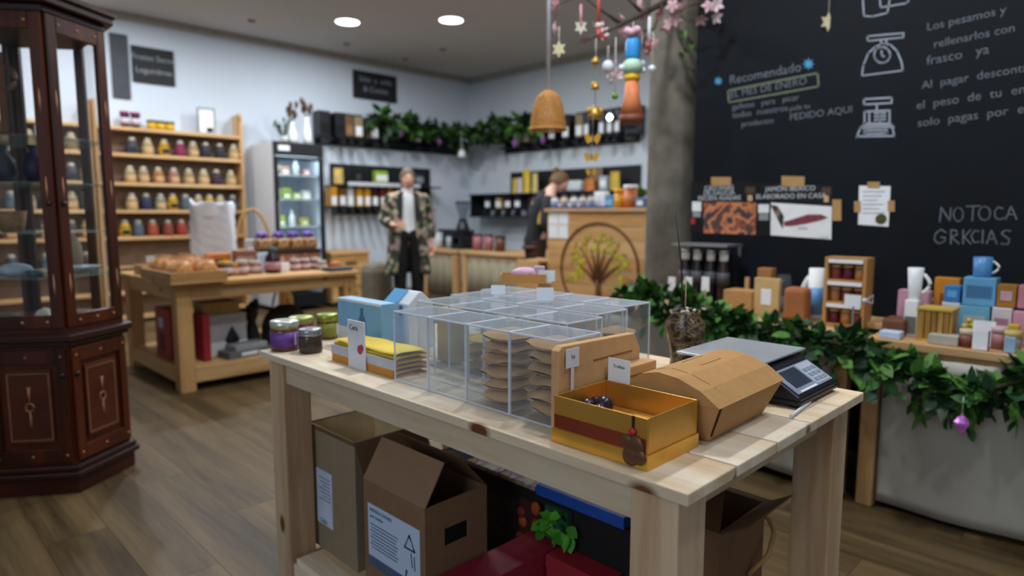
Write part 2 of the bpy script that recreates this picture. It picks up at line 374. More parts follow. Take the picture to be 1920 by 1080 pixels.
for y, s, h, x in ((58, 'Los pesamos y', 21, 1737), (90, 'rellenarlos con', 21, 1750), (122, 'frasco   ya', 24, 1737), (167, 'Al  pagar  descontamos', 21, 1728), (205, 'el  peso  de  tu  envase', 22, 1718), (238, 'solo  pagas  por  el', 22, 1720)):
    chalk(x, y, s, h*.72, .06)
strokes([[[1626, 68], [1694, 62], [1694, 70], [1627, 77], [1626, 68]], [[1652, 76], [1652, 84]], [[1662, 75], [1662, 83]],
         [[1616, 142], [1619, 122], [1628, 100], [1642, 87], [1656, 82], [1670, 84], [1682, 96], [1690, 115], [1693, 132], [1616, 142]],
         [[1654+15*math.cos(a*PI/8), 103+15*math.sin(a*PI/8)] for a in range(17)], [[1653, 95], [1653, 104], [1658, 106]]], 3)
strokes([[[1618, 0], [1620, 30], [1636, 31], [1664, 24], [1668, 0]], [[1650, 0], [1651, 14], [1700, 6], [1704, 0]]], 3)
strokes([[[1620, 186], [1672, 183], [1672, 193], [1620, 196], [1620, 186]], [[1644, 196], [1644, 205]],
         [[1621, 209], [1668, 207], [1668, 231], [1621, 232], [1621, 209]], [[1630, 212], [1630, 230]], [[1640, 213], [1660, 212]], [[1640, 219], [1660, 218]], [[1640, 225], [1660, 224]], [[1650, 211], [1650, 228]],
         [[1618, 235], [1672, 234]], [[1612, 240], [1676, 238]], [[1606, 256], [1677, 255]], [[1606, 258], [1614, 238]], [[1677, 256], [1673, 237]],
         [[1620, 245], [1664, 244]], [[1620, 251], [1664, 250]], [[1622, 246], [1622, 251]], [[1662, 246], [1662, 251]]], 3.5)
# NO TOCA / GRACIAS, drawn stroke by stroke
strokes([[[1762,416],[1765,389],[1781,414],[1783,390]], [[1797+9*math.cos(a*PI/6), 402+13*math.sin(a*PI/6)] for a in range(13)],
         [[1812,387],[1838,386]], [[1825,387],[1823,414]], [[1846+11*math.cos(a*PI/6), 400+13*math.sin(a*PI/6)] for a in range(13)],
         [[1880,391],[1872,388],[1865,396],[1866,408],[1874,412],[1883,408]], [[1886,411],[1896,386],[1906,411]], [[1890,402],[1902,402]]], 2.2, CHALK, 'chalk_letters')
strokes([[[1774,436],[1764,430],[1754,438],[1752,450],[1760,457],[1772,452],[1772,445],[1764,445]], [[1783,457],[1783,431],[1793,432],[1795,440],[1784,444],[1798,457]],
         [[1806,457],[1806,431]], [[1820,431],[1808,444],[1820,457]], [[1836,434],[1828,432],[1821,442],[1826,455],[1836,453]], [[1843,431],[1842,456]],
         [[1850,457],[1859,431],[1869,457]], [[1853,448],[1866,448]], [[1895,433],[1884,432],[1877,438],[1893,449],[1890,458],[1877,457]]], 2.2, CHALK, 'chalk_letters')
# ---- posters and notes taped on the board
def on_board(name, label, cat, pxs, m, th=.002, group=None):
    """flat sheet on the blackboard through four pixel corners tl tr br bl"""
    P = [hx(x, y, XBB-.001) for x, y in pxs]; c = sum(P, Vector())/4
    o = thing(name, label, cat, c, 0, group) if name else None
    return c, P, o
def sheet(mb, P, c, off, th, m=0):
    a = [p - c for p in P]
    mb.hexa([Vector((-off-th, q.y, q.z)) for q in (a[3], a[2], a[1], a[0])] + [Vector((-off, q.y, q.z)) for q in (a[3], a[2], a[1], a[0])], m)
def quadparts(t, c, pieces):
    for nm, pxs, m, off in pieces:
        mb = MB(); P = [hx(x, y, XBB-.001) for x, y in pxs]; sheet(mb, P, c, off, .0012); mb.build(nm, m, t)
TAPE = mat('#b08a58', .7, var=.05)
def Q(x0, y0, x1, y1, s=0): return [(x0, y0), (x1, y0+s), (x1, y1+s), (x0, y1)]
c, P, t = on_board('poster', 'left dark poster with a photo of roasted orange food, taped to the blackboard', 'poster', [(1297, 340), (1421, 342), (1419, 442), (1295, 436)], None)
mb = MB(); sheet(mb, P, c, 0, .001); mb.build('backing_sheet', mat('#0d0f13', .45), t)
quadparts(t, c, [('photo', [(1320, 378), (1418, 380), (1417, 440), (1320, 437)], patches(['#3d3540', '#b06a42', '#c98255', '#8a4a33', '#4d3a38'], 14), .0012), ('badge', Q(1298, 378, 1315, 396), WHITE, .0012), ('badge', Q(1299, 397, 1314, 407), mat('#8a9096', .6), .0012),
  ('red_dot', Q(1296, 409, 1303, 420), mat('#b02a35', .6), .0012), ('emblem', Q(1398, 350, 1416, 363), mat('#4a3a28', .6), .0012), ('emblem', Q(1402, 366, 1411, 377), mat('#c9a87e', .6), .0012)])
for y, s in ((356, 'CASTAÑAS'), (365, 'DE GALICIA'), (375, 'RECIÉN ASADAS')):
    p = hx(1348, y, XBB-.001); text(t, s, .036, Matrix.Translation(-c) @ basis(p - Vector((.0016, 0, 0)), (0,-1,0)), mat('#c6cdd4', .7), 'lettering', .0004, 'CENTER')
c, P, t = on_board('poster', 'right dark poster with a red fillet on white, taped to the blackboard', 'poster', [(1421, 343), (1562, 348), (1560, 450), (1419, 441)], None)
mb = MB(); sheet(mb, P, c, 0, .001); mb.build('backing_sheet', mat('#0d0f13', .45), t)
quadparts(t, c, [('white_panel', [(1446, 380), (1560, 387), (1559, 449), (1445, 441)], WHITE, .0012), ('photo', [(1445, 384), (1458, 386), (1470, 405), (1468, 430), (1444, 438)][:4], patches(['#2a2320', '#5a4a40', '#8a7465'], 22), .0026),
   ('badge', Q(1422, 383, 1442, 399), WHITE, .0012), ('badge', Q(1423, 400, 1441, 413), mat('#8a9096', .6), .0012), ('emblem', Q(1541, 351, 1558, 365), mat('#4a3a28', .6), .0012), ('emblem', Q(1545, 367, 1554, 379), mat('#c9a87e', .6), .0012)])
mb = MB(); pts = [(1470, 416), (1490, 410), (1515, 402), (1540, 402), (1553, 408), (1540, 413), (1515, 419), (1485, 424), (1471, 424)]
P2 = [hx(x, y, XBB-.001) - c for x, y in pts]; mb.prism([(p.y, p.z) for p in P2], -.0035, -.0024, 'x'); mb.build('fillet_print', mat('#7d3a48', .5, var=.3, scale=60), t)
for y, s, x in ((358, 'JAMÓN IBÉRICO', 1481), (372, 'ELABORADO EN CASA', 1481), (447, '1,5 €', 1545), (430, 'cecina', 1505)):
    p = hx(x, y, XBB-.001); text(t, s, .036 if y < 400 else .02, Matrix.Translation(-c) @ basis(p - Vector((.003, 0, 0)), (0,-1,0)), mat('#c6cdd4', .7) if y < 400 else mat('#70505a', .7), 'lettering', .0004, 'CENTER')
c, P, t = on_board('paper_notice', 'white printed paper notice taped alone on the blackboard', 'notice', [(1611, 348), (1670, 349), (1666, 425), (1609, 421)], None)
mb = MB(); sheet(mb, P, c, 0, .001); mb.build('sheet', PAPER, t)
quadparts(t, c, [('text_row', Q(1618, 358+i*8, 1660 - (i*7) % 17, 360+i*8), mat('#aab2bc', .8), .0012) for i in range(6)])
p = hx(1652, 411, XBB-.001) - c; MB().lathe([(.012, 0), (.026, .001)], 16, (0,0,0), M=Matrix.Translation(p) @ Matrix.Rotation(-PI/2, 4, 'Y')).build('seal', mat('#5f5a35', .7), t)
for pxs, lab in ((Q(1334, 332, 1371, 348), 'above the left poster'), (Q(1466, 330, 1509, 349, 1), 'above the right poster'), (Q(1561, 374, 1578, 414), 'at the right edge of the right poster'),
                 (Q(1627, 341, 1650, 352), 'at the top of the white paper notice'), (Q(1602, 377, 1614, 398), 'at the left edge of the white paper notice'), (Q(1665, 376, 1678, 397), 'at the right edge of the white paper notice')):
    c, P, t = on_board(None, None, None, pxs, None)
    mb = MB(); sheet(mb, P, c, .0026, .0015); tag(mb.build('tape_strip', TAPE, loc=c), 'tan paper tape strip ' + lab, 'tape', 'tape strips on the blackboard')

# ================================================================== pine wall shelves with jars (left wall)
YS = 7.98                                # front edge of the shelf boards
SH = [za(hy(338, y, YS), y) for y in (246, 293, 345, 394, 442, 497)]
XR = hy(452, 300, YS).x; ZT = za(hy(455, 300, YS), 214)
XM = 1.84; XL = .1
def shelf_unit(x0, x1, ztop, label):
    t = thing('shelf_unit', label, 'shelf', (x0, YS, 0), 0)
    for x in (0, x1-x0-.035): MB().box(x, 0, 0, x+.035, YL-YS-.025, ztop).build('side_panel', PINEZ, t, bevel=.003)
    for z in SH + [.62, .35, .08]: MB().box(.035, 0, z-.035, x1-x0-.035, YL-YS-.025, z).build('shelf_board', PINEX, t, bevel=.003)
    MB().box(.035, YL-YS-.025, .08, x1-x0-.035, YL-YS-.017, SH[0]).build('back_panel', mat('#7d6a58', .8), t)
shelf_unit(XM, XR+.035, ZT, 'tall pine wall shelf filled with dispenser jars beside the fridge')
shelf_unit(XL, XM-.02, SH[0]+.22, 'second pine wall shelf seen through the dark display cabinet')
LIDM = mat('#c9bfa6', .6); GRN = mat('#9a8c74', .7)
JC = dict(cream='#b09a72', beige='#a08a66', dark='#2b2c33', charcoal='#3c3f46', yellow='#b98e14', magenta='#7d2248', tan='#a87444', pinkish='#a07462', navy='#252c4a', purple='#3a2438', slate='#4c5866', orange='#9a4526', rust='#7c3a26', red='#8f2f25', grey='#8b8878')
JN = dict(dark='near-black', slate='slate blue', grey='grey brown', navy='navy blue', purple='dark purple', orange='burnt orange', rust='rust brown', pinkish='pinkish tan')
_jar = {}
def jar(col, x, y, z, label, group, s=1):
    if col in _jar: dup(_jar[col], (x, y, z), 0, label, group=group).scale = (s, s, s); return
    t = thing('storage_jar', label, 'jar', (x, y, z), 0, group); t.scale = (s, s, s); _jar[col] = t
    fill = mat(JC[col], .65, var=.25, scale=60)
    MB().lathe([(.062, 0), (.066, .006), (.066, .115), (.05, .15), (.034, .165)], 16).build('fill', fill, t)
    MB().lathe([(.034, .165), (.038, .168), (.04, .18), (.034, .196), (.02, .206), (.001, .21)], 14).build('lid', mat('#bdb7a6', .45), t)
    tagm = KRAFTL if col in ('cream', 'beige', 'tan', 'pinkish', 'grey') else (mat('#1b1b20', .6) if col in ('yellow', 'dark', 'charcoal') else fill)
    MB().box(-.042, -.0705, .03, .042, -.066, .085).build('tag_card', tagm, t)
    MB().lathe([(.0665, .113), (.069, .116), (.069, .122), (.06, .128)], 16).build('wire_band', mat('#4b4a48', .4, .6), t)
rows = [(250, [(246,'charcoal'),(275,'cream'),(306,'yellow'),(336,'magenta'),(360,'beige'),(384,'dark'),(410,'dark'),(436,'cream')]),
        (300, [(242,'cream'),(267,'beige'),(295,'tan'),(324,'pinkish'),(352,'beige'),(380,'cream'),(404,'purple'),(431,'cream')]),
        (350, [(245,'cream'),(272,'navy'),(299,'grey'),(322,'yellow'),(346,'slate'),(370,'beige'),(391,'yellow'),(411,'cream'),(435,'slate')]),
        (400, [(232,'yellow'),(257,'slate'),(284,'orange'),(313,'rust'),(338,'red')]),
        (450, [])]
for r, (yy, lst) in enumerate(rows):
    for k, (px, c) in enumerate(lst):
        p = hy(px, yy, YS+.085)
        jar(c, p.x, YS+.085, SH[r+1]+.0006, '%s jar, %s from left on %s shelf down, right of the cabinet' % (JN.get(c, c), ORD[k], ORD[r+1]), 'jars on the pine wall shelf', .88)
cyc = ['dark', 'cream', 'slate', 'beige', 'navy', 'grey', 'charcoal', 'tan']
for r in range(5):
    for k, px in enumerate((18, 52, 84, 132, 160)):
        p = hy(px, 250+50*r, YS+.085)
        if p.x < XL+.12: continue
        c = cyc[(k*3+r*5) % 8]
        jar(c, p.x, YS+.085, SH[r+1]+.0006, '%s jar behind the cabinet glass, %s on the %s shelf' % (JN.get(c, c), ORD[k], ORD[r+1]), 'jars seen through the cabinet glass', .9)
# things on the top board
for px, lab in ((234, 'left dark jar with a pink cap on the top pine shelf'), (254, 'right dark jar with a pink cap on the top pine shelf')):
    p = hy(px, 225, YS+.08); t = thing('preserve_jar', lab, 'jar', (p.x, p.y, SH[0]+.0006), 0, 'pink labelled preserve jars')
    MB().cyl(.045, 0, .13, 14).build('jar_body', mat('#33222e', .3), t); MB().cyl(.047, .035, .1, 14).build('paper_label', mat('#c8bfc6', .6), t); MB().cyl(.048, .13, .168, 14).build('cap', mat('#7c2a55', .5), t)
for px, w in ((284, 'left'), (301, 'middle'), (318, 'right')):
    p = hy(px, 228, YS+.08); t = thing('honey_jar', w + ' one of three small yellow jars with black caps on the top shelf', 'jar', (p.x, p.y, SH[0]+.0006), 0, 'yellow jars on the top shelf')
    MB().cyl(.048, 0, .075, 14).build('jar_body', mat('#c9a01f', .35), t); MB().cyl(.05, .075, .1, 14).build('cap', mat('#241d10', .5), t)
p = hy(388, 240, YS+.07); t = thing('framed_card', 'white framed picture card standing on the top pine shelf', 'picture', (p.x, p.y, SH[0]+.0006))
MB().box(-.1, 0, 0, -.082, .02, .3).box(.082, 0, 0, .1, .02, .3).box(-.082, 0, .282, .082, .02, .3).box(-.082, 0, 0, .082, .02, .018).build('frame', mat('#8b8f8c', .5), t)
MB().box(-.082, .006, .018, .082, .014, .282).build('card', mat('#eef2f6', .6), t); MB().box(.0, .002, .025, .07, .006, .075).build('dark_print', BLACKM, t)

# ---- dark signs above
def wall_sign(x0, x1, yt, yb, label, lines):
    a, b = hy(x0, (yt+yb)/2, YL-.03), hy(x1, (yt+yb)/2, YL-.03); c = (a+b)/2; w = b.x-a.x; zt_, zb_ = za(c, yt), za(c, yb); h = zt_-zb_; c.z = (zt_+zb_)/2
    t = thing('wall_sign', label, 'sign', c); MB().box(-w/2, 0, -h/2, w/2, .025, h/2).build('board', mat('#14171d', .6), t, bevel=.003)
    for i, (s, sz) in enumerate(lines): text(t, s, sz, basis((0, -.002, h*(.13-.36*i)), (1,0,0)), mat('#8d939b', .7), 'lettering', .001, 'CENTER')
wall_sign(248, 327, 90, 157, 'dark wall sign above the jar shelf beside the cabinet', [('Frutos Secos', .085), ('Legumbres', .085)])
wall_sign(663, 744, 137, 188, 'dark wall sign above the garlanded dispenser rack', [('Sales  y  cafés', .1), ('& Cocina', .11)])
a, b = hy(205, 60, YL-.03), hy(246, 185, YL-.03)
tag(MB().box(0, 0, 0, b.x-a.x, .028, a.z-b.z).build('notice_board', mat('#3b3f46', .6), loc=(a.x, YL-.03, b.z)), 'plain dark grey board on the wall just right of the cabinet top', 'board')

# ================================================================== fridge
FX, FY = 3.55, 7.5
fr = thing('display_fridge', 'tall glass-door display fridge with black front frame', 'fridge', (FX, FY, 0))
fw_, fd, fh = .64, .66, za((FX+.3, FY), 268)
SIDE = mat('#dde1e8', .45, var=.03)
MB().box(0, .03, .06, .025, fd, fh).box(fw_-.025, .03, .06, fw_, fd, fh).build('side_panel', SIDE, fr, bevel=.004)
MB().box(.025, fd-.03, .06, fw_-.025, fd, fh).build('back_panel', mat('#dfe6ec', .5), fr)
MB().box(.025, .03, fh-.16, fw_-.025, fd-.03, fh).build('top_box', BLACK, fr)
MB().box(.025, .03, .06, fw_-.025, fd-.03, .2).build('motor_base', BLACK, fr)
MB().box(0, .0, fh-.16, fw_, .03, fh+.005).build('header', BLACK, fr, bevel=.004)
MB().box(.06, -.004, fh-.1, .2, 0, fh-.04).build('brand_plate', WHITE, fr)
MB().box(0, 0, .06, fw_, .03, .17).build('grille', BLACK, fr)
d = MB(); z0, z1 = .17, fh-.165
d.box(0, 0, z0, .055, .03, z1).box(fw_-.055, 0, z0, fw_, .03, z1).box(.055, 0, z0, fw_-.055, .03, z0+.05).box(.055, 0, z1-.04, fw_-.055, .03, z1)
dr = d.build('door', BLACK, fr, bevel=.003); MB().box(.055, .012, z0+.05, fw_-.055, .018, z1-.04).build('glass_pane', GLASS, dr)
MB().box(.02, -.035, 1.0, .04, -.015, 1.35).build('door_handle', STEEL, dr)
MB().box(.03, .04, .25, .045, .055, fh-.2).box(.06, .05, fh-.175, fw_-.06, .09, fh-.165).build('light_strip', glow('#c9e8ff', 26), fr)
fz = [za((FX+.3, FY+.1), y) for y in (328, 373, 424, 470, 520)]
for z in fz: MB().box(.03, .06, z-.012, fw_-.03, fd-.04, z).build('shelf', mat('#c0ccd2', .3), fr)
cont = [(0, -.2, 'bottle', '#d8d4c4'), (0, -.1, 'pack', '#b5836a'), (0, .05, 'bottle', '#cfd4d0'), (0, .18, 'pack', '#b06a5a'), (1, -.2, 'bottle', '#d5d9cf'), (1, -.09, 'pack', '#8aa048'), (1, .04, 'pack', '#9cb05a'), (1, .17, 'pack', '#c9d2cf'),
        (2, -.18, 'pack', '#8fa03c'), (2, -.02, 'bottle', '#e2e2de'), (2, .13, 'pack', '#a4a84a'), (3, -.18, 'pack', '#c9cfd2'), (3, 0, 'bottle', '#b9c7cf'), (3, .16, 'pack', '#d6d8d2'), (4, -.1, 'pack', '#b9c2c8'), (4, .1, 'bottle', '#cfd6da')]
nm = {0: 'top', 1: 'second', 2: 'third', 3: 'fourth', 4: 'lowest'}; cnt = {}
for i, (s, dx, k, c) in enumerate(cont):
    cnt[s] = cnt.get(s, 0) + 1
    t = thing('bottle' if k == 'bottle' else 'food_pack', '%s, %s from the left on the %s fridge shelf' % ('pale bottle' if k == 'bottle' else 'small food pack', ORD[cnt[s]-1], nm[s]), k, (FX+fw_/2+dx, FY+.2, fz[s]+.0005), 0, 'food inside the fridge')
    if k == 'bottle': MB().lathe([(.036, 0), (.038, .11), (.015, .16), (.015, .18)], 12).build('bottle_body', mat(c, .4), t); MB().cyl(.017, .18, .2, 10).build('cap', WHITE, t)
    else: MB().box(-.055, -.04, 0, .055, .04, .075 + .03*(i % 3)).build('pack_body', mat(c, .5), t, bevel=.008); MB().box(-.03, -.0425, .02, .03, -.04, .055).build('paper_label', mat('#e0e2da', .6), t)
# on top of the fridge: white vases with dried sprigs
FT = fh + .005
for k, (px, hh, rr, lab) in enumerate(((548, .26, .062, 'left white pear-shaped vase with brown dried sprigs on the fridge'), (576, .34, .056, 'tall white vase with brown dried leaves on the fridge'))):
    p = hy(px, 262, FY+.2); t = thing('vase', lab, 'vase', (p.x, FY+.2, FT), 0, 'vases on the fridge')
    MB().lathe([(rr*.7, 0), (rr, hh*.22), (rr*.85, hh*.5), (rr*.35, hh*.85), (rr*.4, hh)], 16).build('vase_body', mat('#e6e8ea', .4), t)
    mb = MB()
    for q in range(9):
        a = q*.7; top = Vector((.09*math.cos(a)*(.4+.6*R.random()), .05*math.sin(a), hh+.08+.14*R.random()))
        mb.tube([(0, 0, hh*.8), top*.6+Vector((0,0,hh*.4)), top], .003, 5); n = Vector((math.cos(a), .2, .9)).normalized()
        mb.ball(top, .026, 0, 8, (1, .6, 1.8))
    mb.build('dried_sprigs', mat('#4a3626', .8, var=.3), t)
p = hy(534, 262, FY+.15); t = thing('green_sprig_pot', 'small dark pot with green sprig at the left end of the fridge top', 'plant', (p.x, FY+.15, FT))
MB().lathe([(.03, 0), (.04, .07), (.03, .08)], 12).build('pot', mat('#cdd3d2', .5), t)
mb = MB()
for q in range(8):
    a = q*.8; top = Vector((-.03+.09*math.cos(a), .04*math.sin(a), .14+.16*R.random())); mb.tube([(0,0,.06), top*.6, top], [.004, .008, .002], 5); mb.ball(top, .022, 0, 6, (.7,.5,1.6))
mb.build('sprig', mat('#26402a', .7), t)
# ================================================================== dispenser racks
def mk_disp(label, w, h, col, loc, rz, group, labcol=PAPER, tube=False, front=.075):
    """gravity dispenser: local front faces -Y"""
    t = thing('bulk_dispenser', label, 'dispenser', loc, rz, group)
    MB().prism([(-w/2, 0), (w/2, 0), (w/2, .16), (-w/2, .16)], .08, h, 'z').build('bin', mat(col, .35, var=.18, scale=40), t, bevel=.006)
    MB().prism([(-.01, .06), (-.06, .0), (-.06, -.03), (.05, -.03), (.05, .06)], -w*.25, w*.25, 'x').prism([(-w/2, .08-.03), (w/2, .08-.03), (w/2, .08), (-w/2, .08)], 0, .16, 'y').build('spout', BLACK, t)
    MB().box(-w*.42, -.004, .1, w*.42, 0, .1+h*.34).build('paper_label', labcol, t)
    MB().box(-w/2-.002, -.003, h, w/2+.002, .163, h+.02).build('lid', BLACK, t)
    return t
# upper rack, left wall
YR = YL - .22
za_ = lambda px, y, Y: za(hy(px, y, Y), y)
ub, ut = hy(720, 280, YL-.02).z, hy(720, 226, YL-.02).z
xl, xr_ = hy(590, 250, YL-.03).x, hy(858, 260, YL-.03).x
t = thing('dispenser_rack', 'black wall rack of dispensers under the garland on the left wall', 'rack', (xl, YL, ub))
MB().box(0, -.04, 0, xr_-xl, -.005, ut-ub).build('back_board', mat('#14161a', .7), t); MB().box(0, -.155, .062, xr_-xl, -.04, .0845).build('rail', BLACK, t)
zz = ub + .085
specs = [(610, '#1b1c22', .16, BLACKM, 'black'), (640, '#1d1d22', .14, BLACKM, 'black, next to the brown one,'), (656, '#6a5136', .11, mat('#8c6a44', .7), 'brown'), (674, '#8d7f66', .12, PAPER, 'tan white-labelled'), (703, '#85785e', .12, PAPER, 'second tan white-labelled'), (722, '#1b1d1c', .12, BLACKM, 'dark, left of the pink ornament,'), (783, '#2e3440', .12, PAPER, 'slate white-labelled'), (808, '#232622', .12, BLACKM, 'dark, at the right end,')]
for px, c, w, lc, nm_ in specs:
    p = hy(px, 260, YR); mk_disp('%s dispenser on the upper rack of the left wall' % nm_, w, .36, c, (p.x, YR, zz-.08+.03), 0, 'dispensers on the upper left rack', lc)
# lower rack, left wall
lb, lt = hy(720, 402, YL-.02).z, hy(720, 312, YL-.02).z
xl, xr_ = hy(620, 350, YL-.02).x, hy(806, 350, YL-.02).x
zs = hy(700, 347, YR).z
t = thing('dispenser_rack', 'black two-level wall rack behind the standing person', 'rack', (xl, YL, lb))
MB().box(0, -.03, 0, xr_-xl, -.005, lt-lb).build('back_board', mat('#14161a', .7), t); MB().box(0, -.3, zs-lb-.02, xr_-xl, -.03, zs-lb).build('shelf_board', BLACK, t)
MB().box(0, -.155, .055, xr_-xl, -.03, .0795).build('rail', BLACK, t); MB().box(.1, -.304, zs-lb-.02, xr_-xl-.4, -.3, zs-lb+.03).build('price_strip', mat('#c2c8d0', .6), t)
cols = [(627,'#c08a1c','yellow'),(643,'#7a4a1c','brown'),(658,'#c5c6c4','white'),(675,'#c8901e','second yellow'),(690,'#c8901e','third yellow'),(704,'#3a1518','dark maroon'),(719,'#6a1f1c','red'),(733,'#b5701f','orange'),(786,'#5a2a1a','rust')]
hb = zs - lb - .06
for px, c, nm_ in cols:
    p = hy(px, 380, YR); mk_disp('%s dispenser on the lower rack of the left wall' % nm_, .092, hb-.01, c, (p.x, YR+.0, lb+.03), 0, 'dispensers on the lower left rack')
def pk(name, label, cat, loc, w, d, h, m, rz=0, group=None, lab=None, labm=PAPER, bev=.01, puff=0):
    t = thing(name, label, cat, loc, rz, group)
    if puff:
        MB().grid(lambda u, v: Vector((w*(u-.5)*(1-.15*v), -d/2*math.sin(PI*u)*(1-v*.7)-.004, h*v)), 8, 6).grid(lambda u, v: Vector((w*(u-.5)*(1-.15*v), d/2*math.sin(PI*u)*(1-v*.7)+.004, h*v)), 8, 6).build('pouch', m, t)
        MB().box(-w*.42, -.008, h, w*.42, .008, h+.02).build('sealed_top', m, t)
    else: MB().box(-w/2, -d/2, 0, w/2, d/2, h).build('box_body', m, t, bevel=bev)
    if lab: MB().box(-w*lab/2, -d/2-(.004 if puff else .002), h*.3, w*lab/2, -d/2, h*.72).build('paper_label', labm, t)
    return t
Y2 = YL - .2
def topitem(px, *a, **k):
    p = hy(px, 345, Y2); return (p.x, Y2, zs+.001)
pk('food_bag', 'yellow-beige puffed bag at the left end of the lower left rack', 'bag', topitem(635), .16, .12, .19, mat('#c6ab5e', .5), puff=1)
pk('display_card', 'black display card on the lower left rack', 'card', topitem(672), .24, .03, .2, BLACKM, lab=.3, labm=mat('#3a3d42', .6))
pk('food_pack', 'green and white pack on the lower left rack', 'pack', topitem(713), .2, .1, .2, mat('#8fae2c', .5), lab=.95, labm=WHITE)
pk('display_card', 'dark display card just right of the standing person', 'card', topitem(786), .16, .03, .2, mat('#26272c', .6), lab=.8, labm=mat('#8d9298', .6))
# ---- back wall racks (faces -X: rotate -90 degrees)
XR2 = XB - .22; RB = -PI/2
u0, u1 = hx(948, 270, XB-.02), hx(1198, 250, XB-.02); ub, ut = hx(1080, 276, XB-.02).z, hx(1080, 228, XB-.02).z
t = thing('dispenser_rack', 'black upper wall rack of dispensers on the back wall', 'rack', (XB, u0.y, ub), RB)
L_ = u0.y - u1.y
MB().box(0, -.04, 0, L_, -.005, ut-ub).build('back_board', mat('#14161a', .7), t); MB().box(0, -.155, .057, L_, -.04, .0795).build('rail', BLACK, t)
for i, (px, c, nm_) in enumerate([(985,'#8d7a58','tan'),(1010,'#1c1d22','black'),(1034,'#1e2026','black, under the wicker bell,'),(1060,'#22242a','charcoal'),(1085,'#8b7c5c','second tan'),(1099,'#3a3f45','grey'),(1127,'#454c54','second grey'),(1142,'#4a525b','third grey'),(1156,'#444b53','fourth grey'),(1183,'#2c3440','wide slate')]):
    p = hx(px, 262, XR2); mk_disp('%s dispenser on the upper back wall rack' % nm_, .2 if px == 1183 else (.085 if px in (1142, 1156, 1099, 1127) else .12), .38, c, (XR2, p.y, ub+.03), RB, 'dispensers on the upper back rack', BLACKM if px in (1010, 1183) else PAPER)
l0, l1 = hx(906, 380, XB-.02), hx(1200, 370, XB-.02); lb, lt = hx(1050, 408, XB-.02).z, hx(1050, 318, XB-.02).z; zs2 = hx(1050, 360, XR2).z
t = thing('dispenser_rack', 'long black two-level wall rack behind the bar', 'rack', (XB, l0.y, lb), RB); L_ = l0.y - l1.y
o9 = l0.y - hx(958, 340, XB-.02).y
MB().box(o9, -.03, .3, L_, -.005, lt-lb).build('back_board', mat('#14161a', .7), t)
MB().box(.0, -.34, zs2-lb-.02, L_, -.005, zs2-lb).build('shelf_board', mat('#1b2436', .6), t); MB().box(0, -.34, 0, L_, -.005, .025).build('shelf_board', BLACK, t)
MB().box(0, -.3, .025, .02, -.005, zs2-lb-.02).box(L_*.5, -.3, .025, L_*.5+.02, -.005, zs2-lb-.02).build('divider', BLACK, t, kind='stuff')
X2 = XB - .2
def bi(px, z=None, dx=0): p = hx(px, 345, X2-dx); return (X2-dx, p.y, (zs2 if z is None else z)+.001)
pk('food_bag', 'yellow bag at the left end of the back rack top', 'bag', bi(966), .13, .09, .2, mat('#bfa64a', .5), RB, puff=1)
pk('food_bag', 'pale grey bag beside the yellow bag on the back rack', 'bag', bi(975, dx=.08), .1, .06, .2, mat('#b9b6b8', .5), RB, puff=1)
pk('food_bag', 'tall yellow bag on the back rack left of the bowed person', 'bag', bi(987), .16, .1, .32, mat('#cfb02a', .5), RB, puff=1)
pk('food_bag', 'cream bag on the back rack nearest the bowed person', 'bag', bi(1003), .12, .09, .26, mat('#c8b774', .5), RB, puff=1)
pk('food_tub', 'white tub on the back rack right of the bowed person', 'tub', bi(1080), .26, .14, .15, mat('#c5ced2', .4), RB, bev=.04)
pk('food_bag', 'orange bag on the back rack', 'bag', bi(1106), .18, .1, .15, mat('#b86a1c', .5), RB, puff=1)
pk('gift_basket', 'brown gift pack standing on the back rack', 'pack', bi(1117, dx=-.1), .26, .1, .3, mat('#77604e', .7), RB, puff=1)
pk('food_pack', 'pale pack on the back rack between brown and yellow packs', 'pack', bi(1134), .12, .09, .19, mat('#a9b1bd', .5), RB, lab=.8)
pk('food_bag', 'small yellow bag at the right end of the back rack', 'bag', bi(1153), .16, .08, .22, mat('#c2a535', .5), RB, puff=1)
for k, px in enumerate((914, 934, 952, 970)):
    p = hx(px, 385, XR2-.03); mk_disp(['charcoal dispenser at the far left of the low back rack', 'beige dispenser in the low back rack', 'dark red dispenser in the low back rack', 'black dispenser beside the bowed person in the low back rack'][k], .12, zs2-lb-.11, ['#30323a', '#b89d66', '#3c2228', '#2b2d33'][k], (XR2-.03, p.y, lb+.058), RB, 'dispensers on the low back rack')
for k, px in enumerate((1038, 1056, 1074, 1090, 1108)):
    p = hx(px, 378, X2-.02); t = thing('white_jar', 'white-labelled jar, %s from the left above the bar' % ORD[k], 'jar', (X2-.02, p.y, lb+.026), RB, 'white jars behind the bar')
    MB().lathe([(.06, 0), (.065, .02), (.065, .2), (.05, .24)], 14).build('jar_body', mat('#99a0a6', .4), t); MB().cyl(.052, .24, .275, 12).build('cap', mat('#3a352c', .5), t); MB().cyl(.0665, .05, .16, 14).build('paper_label', PAPER, t)
# added glowing disc in place of a bright round reflection
p = hx(1143, 220, XB-.3); t = thing('reflection_disc', 'small glowing disc added for a bright reflection above the back rack', 'lamp', p, RB)
MB().lathe([(.045, -.0), (.05, .04), (.03, .07)], 16, M=Matrix.Rotation(-PI/2, 4, 'X')).build('disc_mount', BLACK, t); MB().lathe([(.001, .0), (.042, .0)], 16, M=Matrix.Rotation(PI/2, 4, 'X')).build('glint_disc', glow('#e8fff8', 12), t)
MB().tube([(0, .05, 0), (0, .295, 0)], .01).build('arm', BLACK, t)

